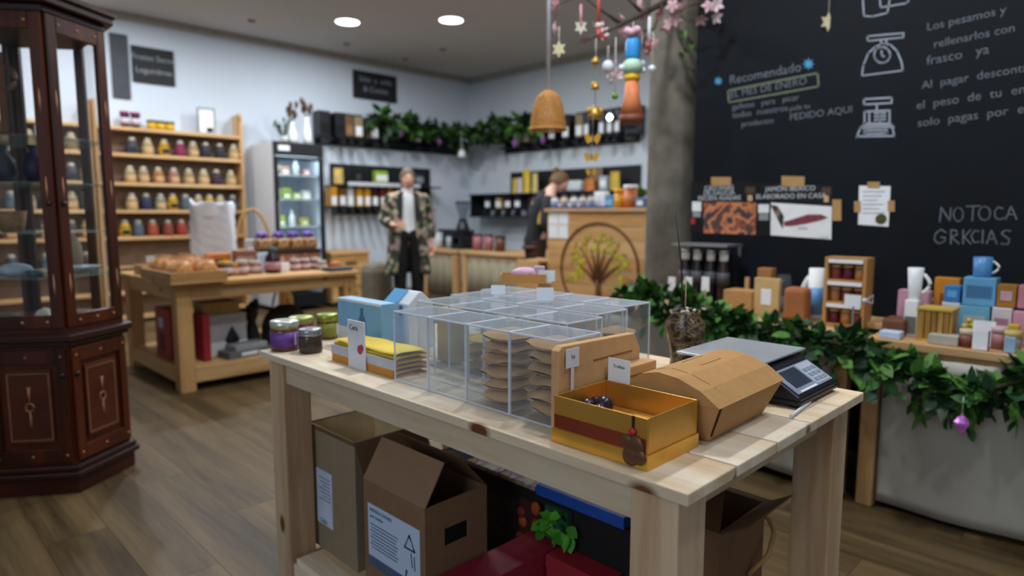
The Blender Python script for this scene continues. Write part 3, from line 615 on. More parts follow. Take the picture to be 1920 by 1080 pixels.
# ================================================================== garlands
LEAFM = [mat('#224a1f', .55, var=.25, scale=30, rnd=.35), mat('#2e5a24', .55, var=.25, scale=30, rnd=.3), mat('#18381c', .55, var=.25, scale=30, rnd=.3), mat('#4d7a30', .55, var=.2, scale=30, rnd=.3)]
def leaf_mesh(L, w, k):
    mb = MB()
    prof = [(0, .12), (.2, .75), (.45, 1), (.7, .75), (.9, .3), (1, .02)]
    vs = []
    for u, q in prof:
        z = -.25*L*u*u; vs += [(L*u, -w*q, z), (L*u, 0, z-.18*w*q), (L*u, w*q, z)]
    fs = []
    for i in range(len(prof)-1):
        a = 3*i; fs += [(a, a+3, a+4, a+1), (a+1, a+4, a+5, a+2)]
    mb.add(vs, fs, 0, True); return mb
def leaf_M(p, d, roll):
    x = d.normalized(); up = Vector((0, 0, 1)) if abs(x.z) < .95 else Vector((1, 0, 0))
    y = up.cross(x).normalized(); z = x.cross(y); M = Matrix((x, y, z)).transposed() @ Matrix.Rotation(roll, 3, 'X')
    M = M.to_4x4(); M.translation = p; return M
def garland(label, path, rad, n, nparts, L, w, seed, stemr=.006, droop=.4, hang=None):
    rr = random.Random(seed); path = [Vector(p) for p in path]; c = path[len(path)//2].copy()
    t = thing('garland', label, 'garland', c)
    seg = [(b-a).length for a, b in zip(path, path[1:])]; tot = sum(seg)
    def at(s):
        s *= tot
        for a, b, l in zip(path, path[1:], seg):
            if s <= l: return a.lerp(b, s/l), (b-a).normalized()
            s -= l
        return path[-1], (path[-1]-path[-2]).normalized()
    MB().tube([at(i/40)[0]-c for i in range(41)], stemr, 6).build('stem', mat('#3a3a22', .8), t)
    ms = [leaf_mesh(L*(.8+.2*k), w*(.85+.15*k), k).mesh('leaf', LEAFM[k % 4]) for k in range(4)]
    rest = MB(); base = [leaf_mesh(L*(.8+.2*k), w*(.85+.15*k), k) for k in range(4)]; items = []
    nsp = max(1, n//7)
    for i in range(nsp):
        s = (i+rr.random())/nsp; p, tg = at(s)
        d = Vector((rr.gauss(0, 1), rr.gauss(0, 1), rr.gauss(0, 1))); d -= tg*d.dot(tg)*.6; d.normalize()
        d = (d + tg*rr.uniform(-.5, .9)).normalized(); ln = rad*rr.uniform(.5, 1.15)
        for j in range(7):
            u = .15 + .85*j/6; q = p + d*ln*u - Vector((0,0,1))*droop*ln*u*u
            ld = (d*.7 + Vector((rr.gauss(0,.6), rr.gauss(0,.6), rr.gauss(0,.5)))).normalized()
            items.append((q, ld, rr.uniform(-1, 1), rr.choice((0,0,1,1,2,2,3))))
    items.sort(key=lambda it: (it[0]-_C).length - rr.random()*.5)
    for i, (q, d, ro, k) in enumerate(items):
        M = leaf_M(q-c, d, ro)
        if i < nparts: inst(ms[k], 'leaf', t, M)
        else:
            b = base[k]; rest.add([M @ Vector(v) for v in b.v], b.f, k, True)
    if rest.v: rest.build('leaves', LEAFM, t, kind='stuff')
    return t
YG = YL - .36; XG = XB - .38
gp = [hy(700, 222, YG), hy(720, 226, YG), hy(752, 232, YG), hy(790, 236, YG), hy(825, 244, YG), hy(852, 252, YG), Vector((XG-.15, YG-.1, hy(868, 257, YG).z)), hx(890, 256, XG), hx(915, 246, XG), hx(945, 236, XG), hx(975, 232, XG), hx(1005, 228, XG)]
garland('dark green leafy garland over the dispenser racks in the far corner', gp, .14, 700, 150, .15, .035, 3, .01, .25)
PINKC = mat('#b06ac0', .15, .3, var=.3, scale=60, rnd=.2)
def drop_orn(name, label, p, s, group, m=PINKC):
    t = thing(name, label, 'ornament', p, R.random()*3, group)
    MB().lathe([(.001, -1.15*s), (.28*s, -.85*s), (.62*s, -.2*s), (.7*s, .1*s), (.45*s, .5*s), (.12*s, .75*s)], 8, smooth=False).build('faceted_drop', m, t)
    MB().cyl(.09*s, .75*s, .95*s, 8).build('cap', STEEL, t); MB().tube([(0, 0, .95*s), (0, 0, 2.6*s)], .03*s+.0006, 5).build('thread', mat('#c9c9c9', .5), t)
    return t
for px, py, lab in ((752, 248, 'pink drop ornament left of the slate dispenser on the corner garland'), (823, 266, 'pink drop ornament near the corner on the left wall garland')): drop_orn('glass_ornament', lab, hy(px, py, YG-.06), .055, 'pink ornaments on the corner garland')
for px, py, lab in ((965, 268, 'pink drop ornament at the left of the back wall rack'), (1018, 262, 'pink drop ornament under the wicker bell')): drop_orn('glass_ornament', lab, hx(px, py, XG-.06), .055, 'pink ornaments on the corner garland')
p = hx(866, 288, XG-.3); t = thing('bell_ornament', 'small white bell ornament hanging from the garland in the corner', 'ornament', p)
MB().lathe([(.065, -.05), (.055, -.02), (.045, .03), (.02, .06), (.001, .065)], 14).build('bell', WHITE, t); MB().tube([(0,0,.06), (.02,.04,.34)], .004, 5).build('thread', WHITE, t)

# ================================================================== back counters
XCN = 5.95; ZC = hx(930, 474, XCN).z
LINEN = mat('#8d8470', .9, var=.08, scale=5, spec=.1)
def back_counter(y0, y1, label):
    t = thing('wooden_counter', label, 'counter', (XCN, y1, 0), RB); L_ = y1-y0
    MB().box(-.02, -.02, ZC-.04, L_+.02, .62, ZC).build('worktop', PINEX, t, bevel=.004)
    for x in (0, L_-.09): MB().box(x, 0, 0, x+.09, .09, ZC-.04).build('post', PINEZ, t, bevel=.004)
    for x in (0, L_-.09): MB().box(x, .5, 0, x+.09, .59, ZC-.04).build('post', PINEZ, t)
    MB().box(.09, .03, ZC-.12, L_-.09, .07, ZC-.04).build('apron', PINEX, t)
    mb = MB(); n = 24
    mb.grid(lambda u, v: Vector((.09+(L_-.18)*u, .02+.012*math.sin(u*L_*30)+.006*math.sin(u*L_*71), .04+(ZC-.13)*v)), n*2, 1); mb.build('linen_curtain', LINEN, t, solid=.004)
ysp = hx(861, 500, XCN).y
back_counter(ysp+.06, ysp+.85, 'left wooden counter with linen front in the far corner')
back_counter(ysp-1.9, ysp-.06, 'right wooden counter with linen front running behind the bar')
def onc(px, dx=.25): p = hx(px, 462, XCN+dx); return (XCN+dx, p.y, ZC+.0005)
t = thing('coffee_grinder', 'black coffee grinder with clear hopper on the back counter', 'grinder', onc(868, .3), RB)
MB().box(-.12, -.13, 0, .12, .13, .2).box(-.1, -.1, .2, .1, .1, .235).build('base', BLACK, t, bevel=.012)
MB().lathe([(.11, .235), (.1, .3), (.075, .36), (.05, .44)], 16).build('body', mat('#1a1c20', .35), t); MB().lathe([(.05, .44), (.1, .62), (.1, .66)], 16).build('hopper', clear((.75,.8,.84), 'smoked', .1, .15, '#5c646c'), t); MB().cyl(.105, .66, .685, 16).build('hopper_lid', BLACK, t)
MB().lathe([(.001, .0), (.05, .0)], 16, M=Matrix.Translation((0, -.1345, .12)) @ Matrix.Rotation(PI/2, 4, 'X')).build('round_badge', mat('#8b6a58', .5), t)
for px, c, nm_, h, r in ((821, '#c4cad0', 'white canister left of the grinder', .2, .075), (843, '#a9b0b8', 'slim pale canister beside the grinder', .18, .05), (896, '#9a5f62', 'left pink tin right of the grinder', .2, .075), (917, '#9a5f62', 'right pink tin on the back counter', .2, .065), (938, '#5d3528', 'brown tin at the right end of the tins', .19, .07)):
    t = thing('canister', nm_, 'canister', onc(px), RB); MB().lathe([(r, 0), (r, h)], 16).build('can_body', mat(c, .4), t); MB().lathe([(r+.003, h), (r+.003, h+.025), (r*.4, h+.03), (.001, h+.03)], 16).build('lid', BLACK if 'w' not in nm_[:1] else WHITE, t)
t = thing('shelf_backboard', 'dark splashback strip behind the coffee grinder', 'board', (XCN+.6, hx(815, 440, XCN+.6).y, ZC+.001), RB)
MB().box(0, -.015, 0, .95, .0, .27).build('dark_board', mat('#20242b', .6), t)

# ================================================================== bar with the tree emblem
XBAR = 4.8; yb1, yb0 = hx(1027, 390, XBAR).y, 2.75; ZB = hx(1100, 391, XBAR).z
bar = thing('bar_counter', 'light wooden bar with a circled tree emblem on its front', 'bar', (XBAR, yb1, 0), RB); LB = yb1-yb0
BARW = wood('#dcb37c', '#bd8950', 'x', scale=6, rnd=.16)
npk = 9; ph = (ZB-.03)/npk
for i in range(npk): MB().box(0, 0, i*ph+.002, LB, .03, (i+1)*ph-.002).build('plank', BARW, bar, bevel=.003)
MB().box(0, .03, 0, .03, .55, ZB-.03).box(LB-.03, .03, 0, LB, .55, ZB-.03).build('end_panel', PINEZ, bar)
MB().box(-.02, -.03, ZB-.03, LB+.02, .57, ZB).build('bar_top', PINEX, bar, bevel=.004)
def barpt(px, py): p = hx(px, py, XBAR); return Vector((yb1-p.y, 0, p.z))
ca, cb_ = barpt(1053, 505), barpt(1197, 505); ctr = (ca+cb_)/2; rr_ = (cb_-ca).length/2
rz_ = barpt(1125, 418).z - ctr.z
EMB = mat('#6b4426', .7)
MB().tube([(ctr.x+rr_*math.cos(a*PI/24), -.006, ctr.z+rz_*math.sin(a*PI/24)) for a in range(48)], .011, 6, closed=True).build('emblem_ring', EMB, bar)
tr = MB(); z0 = ctr.z-rz_*.75
tr.tube([(ctr.x, -.005, z0-.12), (ctr.x+.01, -.005, z0+.1), (ctr.x, -.005, z0+.22)], [.05, .03, .022], 8)
for a, l in ((2.6, .3), (2.2, .34), (1.85, .3), (1.57, .36), (1.3, .3), (.95, .34), (.55, .3)):
    tr.tube([(ctr.x, -.005, z0+.18), (ctr.x+l*.5*math.cos(a), -.005, z0+.2+l*.6*math.sin(a)), (ctr.x+l*math.cos(a), -.005, z0+.22+l*math.sin(a))], [.018, .011, .005], 6)
tr.build('emblem_tree', EMB, bar)
lfm = [MB().prism([(-.035, 0), (0, -.018), (.035, 0), (0, .018)], -.004, 0, 'y').mesh('emblem_leaf', mat('#b7b02f', .6, rnd=.2)), MB().prism([(-.03, 0), (0, -.015), (.03, 0), (0, .015)], -.004, 0, 'y').mesh('emblem_leaf', mat('#a8803a', .6, rnd=.2))]
r5 = random.Random(5)
for i in range(90):
    a = r5.uniform(.1, PI-.1)*1.25-.35; q = r5.uniform(.42, .86)
    if i % 3 == 2: q = r5.uniform(.7, .92)
    inst(lfm[1 if i % 3 == 2 else 0], 'emblem_leaf', bar, Matrix.Translation((ctr.x+rr_*.92*q*math.cos(a), -.002, ctr.z-.1*rz_+rz_*q*math.sin(a))) @ Matrix.Rotation(r5.uniform(0, PI), 4, 'Y'))
P0, P1 = barpt(1029, 391), barpt(1066, 444); w4 = (P1.x-P0.x)/2; h4 = (P0.z-P1.z)/2
for i in range(2):
    for j in range(2):
        tag(MB().box(.004, 0, .004, w4-.004, .003, h4-.004).build('paper_sheet', PAPER, loc=(XBAR-.0035, yb1-P0.x-i*w4, P1.z-.02+j*h4)), '%s %s white paper sheet on the bar front' % (('lower', 'upper')[j], ('left', 'right')[i]), 'paper', 'white sheets on the bar front').rotation_euler = (0, 0, RB)
# things on the bar
def onb(px, dx=.12): p = hx(px, 388, XBAR+dx); return (XBAR+dx, p.y, ZB+.0005)
pk('long_tray', 'long low blue tray along the front of the bar top', 'tray', (XBAR+.2, (hx(1040,388,XBAR+.2).y+hx(1150,388,XBAR+.2).y)/2, ZB+.0005), .72, .16, .025, mat('#2c3f7a', .4), RB, bev=.004)
for k, (px, c, nm_) in enumerate(((1040, '#c3c7cc', 'far left'), (1058, '#bfae96', 'second'), (1076, '#c4c8ca', 'third'), (1093, '#b8b3aa', 'fourth'), (1108, '#aab0b4', 'fifth'))):
    q = onb(px, .2); t = thing('small_jar', 'small pale jar in the blue bar tray, %s from the left' % ('first' if k == 0 else nm_), 'jar', (q[0], q[1], ZB+.026), RB, 'small jars in the blue tray')
    MB().lathe([(.035, 0), (.037, .06), (.024, .085)], 12).build('jar_body', mat(c, .35), t); MB().cyl(.026, .085, .105, 10).build('cap', mat('#6e685c', .5), t)
pk('white_box', 'white box standing on the bar beside the blue box', 'box', onb(1128, .3), .13, .08, .16, WHITE, RB)
pk('blue_box', 'bright blue box on the bar left of the orange tins', 'box', onb(1146, .16), .1, .07, .12, mat('#3a80b8', .5), RB, lab=.7, labm=mat('#7fb4d8', .5))
for px, c, r, h, nm_ in ((1161, '#d58f22', .045, .14, 'yellow tin at the left of the orange tins on the bar'), (1182, '#c2643a', .06, .17, 'large orange tin with white lid on the bar')):
    t = thing('tin', nm_, 'tin', onb(px, .1), RB); MB().cyl(r, 0, h, 16).build('tin_body', mat(c, .4), t); MB().cyl(r+.004, h, h+.035, 16).build('lid', WHITE if px > 1170 else mat('#d9a030', .4), t); MB().cyl(r+.001, h*.3, h*.7, 16).build('paper_label', mat('#d88a5c' if px > 1170 else '#e0ab3c', .6), t)
t = thing('potted_plant', 'small green potted plant on the bar beside the pillar', 'plant', onb(1203, .35), RB); MB().lathe([(.05, 0), (.065, .1)], 14).build('pot', mat('#3a5a88', .5), t)
ml = leaf_mesh(.11, .025, 0).mesh('leaf', LEAFM[3])
for i in range(26): inst(ml, 'leaf', t, leaf_M(Vector((0,0,.1)), Vector((R.gauss(0,.6), R.gauss(0,.6), .9)), R.uniform(-1,1)))
pk('small_box', 'small blue and white box on the bar nearest the pillar', 'box', onb(1203, .08), .1, .06, .09, mat('#4a6f9a', .5), RB, lab=.6)
# ================================================================== people
def skin(vs, es, rs, levels=2):
    me = bpy.data.meshes.new('sk'); me.from_pydata(vs, es, [])
    o = bpy.data.objects.new('sk', me); COL.objects.link(o)
    md = o.modifiers.new('s', 'SKIN'); md.use_smooth_shade = True
    for i, r in enumerate(rs):
        v = me.skin_vertices[0].data[i]; v.radius = r if isinstance(r, tuple) else (r, r); v.use_root = (i == 0)
    sb = o.modifiers.new('u', 'SUBSURF'); sb.levels = levels; sb.render_levels = levels
    bpy.context.view_layer.update()
    m2 = bpy.data.meshes.new_from_object(o.evaluated_get(bpy.context.evaluated_depsgraph_get()))
    V = [tuple(v.co) for v in m2.vertices]; Fc = [tuple(p.vertices) for p in m2.polygons]
    bpy.data.objects.remove(o); bpy.data.meshes.remove(m2); return V, Fc
def chain(mb, pts, rs, m=0, lv=2):
    V, Fc = skin(pts, [(i, i+1) for i in range(len(pts)-1)], rs, lv); mb.add(V, Fc, m, True)
SKINM = mat('#d8a78f', .55, var=.06, scale=30)
LIPM = mat('#9a4f48', .5); EYEM = mat('#1c1512', .3); EYEW = mat('#d8d2cb', .4)
def hand(mb, wrist, palm_dir, curl_dir, side, s=1):
    """palm plus four fingers and a thumb; curl_dir is where the fingers bend to, side = thumb side"""
    w = Vector(wrist); d = Vector(palm_dir).normalized(); c = Vector(curl_dir).normalized(); c = (c - d*c.dot(d)).normalized(); t = d.cross(c)*side
    chain(mb, [w - d*.03, w + d*.03, w + d*.075], [(.024, .019), (.036, .018), (.036, .015)])
    for k, (off, L) in enumerate(((.028, .068), (.0095, .078), (-.0095, .072), (-.027, .056))):
        b = w + d*.06 + t*off
        chain(mb, [b, b + d*.03 + t*off*.1, b + d*(.03+L*.42) + c*L*.25, b + d*(.03+L*.55) + c*L*.75], [.0095, .009, .0085, .007])
    b = w + d*.015 + t*.03
    chain(mb, [b, b + t*.022 + d*.022 + c*.008, b + t*.03 + d*.05 + c*.022, b + t*.022 + d*.07 + c*.035], [.012, .011, .0095, .008])
def head(mb, c, rot, s=1.0):
    M = Matrix.Translation(c) @ Euler(rot).to_matrix().to_4x4()
    def fn(u, v):
        th = 2*PI*u; ph = PI*v; x = math.sin(ph)*math.sin(th); y = -math.sin(ph)*math.cos(th); z = math.cos(ph)
        fr = max(0, -y); jaw = max(0, -z)
        px = .076*x*(1-.28*jaw**1.5); py = .095*y*(1 - .1*fr*jaw) - .008*jaw*fr; pz = .118*z
        g = lambda cx, cz, wx, wz: math.exp(-((px-cx)/wx)**2 - ((pz-cz)/wz)**2)*(1 if y < 0 else 0)
        py -= .024*g(0, -.02, .011, .017) + .012*g(0, .005, .009, .022) + .006*g(0, -.055, .022, .01) + .008*g(0, -.092, .022, .016) + .005*g(.0, .03, .05, .01)
        py += .007*g(.03, .012, .015, .011) + .007*g(-.03, .012, .015, .011)
        return M @ Vector((px*s, py*s, pz*s))
    mb.grid(fn, 36, 28, 0)
    for sx in (-1, 1):
        e = M @ Vector((.03*sx*s, -.08*s, .012*s)); mb.ball(e, .0115*s, 2, 10); mb.ball(M @ Vector((.03*sx*s, -.0895*s, .012*s)), .0055*s, 3, 8)
        mb.lathe([(.001, -.016), (.012, -.01), (.015, .006), (.008, .018), (.001, .02)], 10, (0,0,0), 0, True, .5, 1, M=M @ Matrix.Translation((.076*sx*s, .005, .002)))
        mb.tube([M @ Vector((.014*sx, -.088, .034)), M @ Vector((.03*sx, -.09, .038)), M @ Vector((.045*sx, -.081, .033))], .0035, 6, 4)
    mb.tube([M @ Vector((-.022, -.083, -.057)), M @ Vector((0, -.0945, -.055)), M @ Vector((.022, -.083, -.057))], [.003, .0055, .003], 6, 1)
    return M
HAIRB = mat('#5f5344', .7, var=.2, scale=18)
PATT = patches(['#1d241b', '#7d7c62', '#2c3f2a', '#a5a284', '#5b4a42', '#33382d', '#98807a', '#24301f'], 19, .85, 'voronoi')
def limb(mb, pts, rs, m=0): chain(mb, [tuple(p) for p in pts], rs, m)
# ---- standing person in the patterned coat
pm = hz(768, 600, 0); ang = math.atan2(-pm.x, pm.y)
person = thing('person', 'person standing in a long green patterned open coat, white roll-neck and black trousers', 'person', pm, ang+.08)
mb = MB()
J = dict(pel=(0,.01,.93), sp=(0,.0,1.08), ch=(0,.01,1.25), uc=(0,.005,1.385), nk=(0,-.0,1.46), hb=(0,-.012,1.53), ls=(.17,.01,1.375), le=(.245,.04,1.11), lw=(.255,-.03,.86), rs=(-.17,.01,1.375), re=(-.265,.0,1.12), rw=(-.155,-.19,1.07),
         lh=(.085,0,.89), lk=(.1,-.025,.49), la=(.1,.03,.09), lt=(.115,-.12,.035), rh=(-.085,0,.89), rk=(-.095,-.02,.49), ra=(-.095,.03,.09), rt=(-.11,-.12,.035))
K = list(J); idx = {k: i for i, k in enumerate(K)}
E_ = [('pel','sp'),('sp','ch'),('ch','uc'),('uc','nk'),('nk','hb'),('uc','ls'),('ls','le'),('le','lw'),('uc','rs'),('rs','re'),('re','rw'),('pel','lh'),('lh','lk'),('lk','la'),('la','lt'),('pel','rh'),('rh','rk'),('rk','ra'),('ra','rt')]
RAD = dict(pel=(.13,.1), sp=(.115,.085), ch=(.13,.095), uc=(.12,.085), nk=.048, hb=.05, ls=.055, le=.04, lw=.028, rs=.055, re=.04, rw=.028, lh=.085, lk=.056, la=.038, lt=.032, rh=.085, rk=.056, ra=.038, rt=.032)
V, Fc = skin([J[k] for k in K], [(idx[a], idx[b]) for a, b in E_], [RAD[k] for k in K]); mb.add(V, Fc, 0, True)
hand(mb, J['rw'], (.5, -.75, .1), (.8, .5, -.1), -1); hand(mb, J['lw'], (.02, -.06, -1), (-.5, -.6, 0), -1)
HM = head(mb, Vector((0, -.035, 1.575)), (.06, .03, .1))
mb.build('body', [SKINM, LIPM, EYEW, EYEM, HAIRB], person)
hm = MB()
def hairfn(u, v, k=1.05, low=.74):
    th = 2*PI*u; front = max(0, math.cos(th)); ph = PI*v*(low - .4*front**.7)
    return HM @ Vector((.078*k*math.sin(ph)*math.sin(th), -.097*k*math.sin(ph)*math.cos(th)+.006, .12*k*math.cos(ph)+.0015*math.sin(th*9)))
hm.grid(hairfn, 36, 12); hm.build('hair', HAIRB, person, solid=.004)
t_ = MB()
for s in (-1, 1):
    limb(t_, [(0, .01, 1.03), (s*.05, .008, .95), (s*.085, .0, .86), (s*.098, -.02, .49), (s*.098, .025, .13)], [(.155,.122), (.14,.12), .105, .082, .07])
t_.build('trousers', mat('#0f1013', .8), person)
sh = MB()
for s in (-1, 1): limb(sh, [(s*.098, .06, .045), (s*.105, -.03, .05), (s*.115, -.15, .032)], [(.045,.045), (.05,.045), (.042,.028)])
sh.build('shoes', mat('#131314', .4), person)
s_ = MB(); limb(s_, [(0, .008, .93), (0, 0, 1.0), (0, 0, 1.08), (0, .008, 1.25), (0, .004, 1.38), (0, -.002, 1.45), (0, -.008, 1.5)], [(.158,.126), (.155,.125), (.145,.112), (.155,.118), (.14,.1), (.066,.066), (.06,.06)])
s_.build('roll_neck_sweater', mat('#dfe3e8', .85, var=.05, scale=60), person)
ct = MB()
prof = [(1.44, .105, .082, .55), (1.41, .165, .105, .5), (1.35, .205, .128, .42), (1.2, .2, .14, .38), (1.0, .205, .148, .42), (.75, .225, .16, .5), (.52, .25, .175, .55)]
def coat(u, v):
    f = v*(len(prof)-1); i = min(int(f), len(prof)-2); q = f-i; z, rx, ry, g = [a+(b-a)*q for a, b in zip(prof[i], prof[i+1])]
    th = g + (2*PI-2*g)*u; rip = 1 + .035*math.sin(th*7)*v
    return Vector((rx*rip*math.sin(th), .01-ry*rip*math.cos(th), z))
ct.grid(coat, 48, 30); ct.build('coat', PATT, person, solid=.012)
sl = MB(); limb(sl, [(.14, .01, 1.375), (.19, .012, 1.36), (.25, .04, 1.11), (.258, -.02, .9)], [.075, .082, .066, .06]); limb(sl, [(-.14, .01, 1.375), (-.19, .012, 1.36), (-.268, .0, 1.12), (-.185, -.15, 1.08)], [.075, .082, .068, .058])
sl.build('coat_sleeves', PATT, person)
lp = MB()
for s in (-1, 1): lp.add([(s*.055,-.085,1.455), (s*.12,-.1,1.4), (s*.12,-.142,1.25), (s*.075,-.152,1.08), (s*.06,-.14,1.3)], [(0,1,2,3,4)])
lp.build('lapels', mat('#22261f', .85), person, solid=.01)
# ---- bowed worker behind the bar
w0 = Vector((5.22, 4.86, 0)); worker = thing('person', 'bowed person in a black top with hair pinned up, standing behind the bar', 'person', w0, 0)
worker.rotation_euler = (0, 0, math.radians(20))
mb = MB()
J = dict(pel=(0,.0,.9), sp=(.02,-.02,1.05), ch=(.045,-.05,1.22), uc=(.075,-.085,1.36), nk=(.13,-.125,1.45), hb=(.17,-.155,1.505), ls=(.15,.05,1.34), le=(.21,-.03,1.08), lw=(.3,-.22,.98), rs=(-.05,-.17,1.34), re=(-.14,-.16,1.07), rw=(-.03,-.3,.93),
         lh=(.06,.06,.86), lk=(.07,.05,.47), la=(.06,.07,.09), lt=(.15,-.03,.035), rh=(-.06,-.05,.86), rk=(-.05,-.07,.47), ra=(-.06,-.05,.09), rt=(.03,-.15,.035))
V, Fc = skin([J[k] for k in K], [(idx[a], idx[b]) for a, b in E_], [{**RAD, 'pel': (.12,.1), 'nk': .055}[k] for k in K]); mb.add(V, Fc, 0, True)
hand(mb, J['rw'], (.6, -.7, -.3), (.2, .2, -1), -1); hand(mb, J['lw'], (.7, -.6, -.2), (-.2, 0, -1), 1)
HM = head(mb, Vector((.215, -.19, 1.54)), (.7, .25, .85))
PALE = mat('#d0a595', .5, var=.05); mb.build('body', [PALE, LIPM, EYEW, EYEM, mat('#5a4028', .7)], worker)
hr = MB(); hr.grid(lambda u, v: hairfn(u, v, 1.06, .7), 36, 12); hr.ball(HM @ Vector((0, .1, .075)), .045, 0, 12); hr.build('pinned_up_hair', mat('#5f452c', .7, var=.35, scale=50), worker, solid=.004)
tp = MB(); limb(tp, [(0, 0, .74), (0, 0, .9), (.02, -.02, 1.05), (.045, -.05, 1.22), (.075, -.085, 1.37), (.105, -.105, 1.435)], [(.165,.14), (.16,.135), (.145,.115), (.172,.128), (.165,.115), (.085,.08)])
limb(tp, [(.1, .0, 1.34), (.15, .05, 1.33), (.21, -.03, 1.08), (.28, -.18, .99)], [.085, .08, .06, .048]); limb(tp, [(.0, -.13, 1.34), (-.05, -.17, 1.33), (-.14, -.16, 1.07), (-.055, -.265, .95)], [.085, .08, .06, .048])
tp.build('black_top', mat('#15171b', .75), worker)
bp = MB(); bp.grid(lambda u, v: Vector((.02 - .13*math.cos(.55*(u-.5)*2) + .06*v*.6 - .01, -.1 + .13*(u-.5)*(1-.5*abs(2*v-1)) - .04*v, 1.08 + .22*v)), 8, 8); bp.build('mustard_patch', mat('#b99a4c', .8), worker, solid=.012)
be = MB(); be.tube([(.146*math.cos(a*PI/12), .126*math.sin(a*PI/12), .835) for a in range(24)], .022, 8, closed=True); be.build('belt', mat('#4a231a', .6), worker)
tr = MB()
for s, y in ((1, .055), (-1, -.05)): limb(tr, [(0, 0, .96), (s*.03, y*.5, .88), (s*.06, y, .8), (s*.06, y, .47), (s*.06, y+.015, .12)], [(.148,.125), (.13,.12), .1, .078, .065])
tr.build('trousers', mat('#3a2720', .8), worker)
sh = MB()
for s, y in ((1, .05), (-1, -.06)): limb(sh, [(s*.06-.02, y+.03, .045), (s*.06+.04, y-.05, .05), (s*.06+.1, y-.12, .032)], [(.045,.045), (.05,.045), (.042,.028)])
sh.build('shoes', mat('#131314', .4), worker)
zc = hz(1000, 487, .7)
zt = za(Vector((4.72, 4.45)), 487)
t = thing('wooden_crate', 'wooden slatted crate on the floor at the left end of the bar', 'crate', (4.7, 4.34, 0))
for k in range(5): MB().box(0, 0, k*zt/5+.004, .02, .29, (k+1)*zt/5-.004).box(.3, 0, k*zt/5+.004, .32, .29, (k+1)*zt/5-.004).build('slat', PINE, t)
for x in (.02, .28): MB().box(x, 0, 0, x+.02, .02, zt).box(x, .27, 0, x+.02, .29, zt).build('corner_post', PINEZ, t)
MB().box(.02, .02, zt-.03, .3, .27, zt-.01).build('top_board', PINE, t)

# ================================================================== left table and its goods
LZ = .745; TX0, TX1, TY0, TY1 = 1.43, 2.84, 4.53, 5.8
t = thing('wooden_table', 'sturdy pine display table with a lower shelf, near the jar shelf', 'table', (TX0, TY0, 0))
MAHP = mat('#2a1c12', .7)
LT = wood('#d6b07c', '#a9783f', 'x', scale=7, rough=.55); LTZ = wood('#c99f68', '#a06f3c', 'z', scale=7, rnd=.08); LTY = wood('#cda672', '#a37441', 'y', scale=7)
wx, wy = TX1-TX0, TY1-TY0
for k in range(6): MB().box(0, k*wy/6+.002, LZ-.028, wx, (k+1)*wy/6-.002, LZ).build('top_plank', LT, t, bevel=.003)
for x in (.03, wx-.13):
    for y in (.05, wy-.15): MB().box(x, y, 0, x+.1, y+.1, LZ-.028).build('leg', LTZ, t, bevel=.004)
for y in (.06, wy-.095): MB().box(.13, y, LZ-.12, wx-.13, y+.035, LZ-.028).build('apron', LT, t)
for x in (.04, wx-.075): MB().box(x, .15, LZ-.12, x+.035, wy-.15, LZ-.028).build('apron', LTY, t)
zl = .165
for y in (.05, wy-.09): MB().box(.13, y, .06, wx-.13, y+.04, zl).build('shelf_rail', LT, t, bevel=.003)
for x in (.035, wx-.075): MB().box(x, .15, .06, x+.04, wy-.15, zl).build('shelf_rail', LTY, t, bevel=.003)
for k in range(5): MB().box(.075, .09+k*(wy-.18)/5+.002, zl-.025, wx-.075, .09+(k+1)*(wy-.18)/5-.002, zl-.002).build('shelf_plank', LT, t)
def ly(px, Y, z=LZ): p = hy(px, 480, Y); return Vector((p.x, Y, z+.0008))
def lt(px, py, z=LZ): p = hz(px, py, z); return Vector((p.x, p.y, z+.0008))
# wooden tray overhanging the near corner, with bags of orange biscuits
a = lt(262, 500); t = thing('wooden_tray', 'shallow wooden tray of orange biscuit bags on the near left table corner', 'tray', (1.40, 4.47, LZ+.0008))
TRW, TRD = .36, .62
MB().box(0, 0, 0, TRW, TRD, .012).build('base', LT, t)
for q in ((0, 0, TRW, .02), (0, TRD-.02, TRW, TRD)): MB().box(q[0], q[1], .012, q[2], q[3], .075).build('tray_side', LT, t, bevel=.002)
for q in ((0, .02, .02, TRD-.02), (TRW-.02, .02, TRW, TRD-.02)): MB().box(q[0], q[1], .012, q[2], q[3], .075).build('tray_side', LTY, t, bevel=.002)
r6 = random.Random(11)
cell = patches(['#b5703a', '#d89a5c', '#c9824a', '#e2b184'], 30, .35)
bags = []
for k in range(8):
    x, y = 1.40+.1+.16*(k % 2), 4.47+.1+.14*(k//2)
    tt = thing('biscuit_bag', 'orange biscuit bag in the wooden tray, %s row from the front, %s' % (ORD[k//2], ('left', 'right')[k % 2]), 'bag', (x, y, LZ+.021), r6.uniform(-.5, .5), 'orange biscuit bags in the tray')
    mb = MB(); mb.grid(lambda u, v: Vector((.07*math.cos(2*PI*u)*math.sin(PI*v)**.6, .055*math.sin(2*PI*u)*math.sin(PI*v)**.6, .06+.06*-math.cos(PI*v)+.006*math.sin(9*u+7*v))), 16, 10); mb.build('filled_bag', cell, tt)
    MB().box(-.035, -.005, .11, .035, .005, .15).build('tied_top', clear((.95,.85,.75), 'film', .05, .3, '#e0b890'), tt)
t = thing('cardboard_tray', 'low kraft tray behind the orange biscuit bags', 'tray', Vector((1.64, 5.42, LZ+.0008))); MB().openbox(-.16, -.12, 0, .16, .12, .07, .006).build('tray_body', KRAFTL, t)
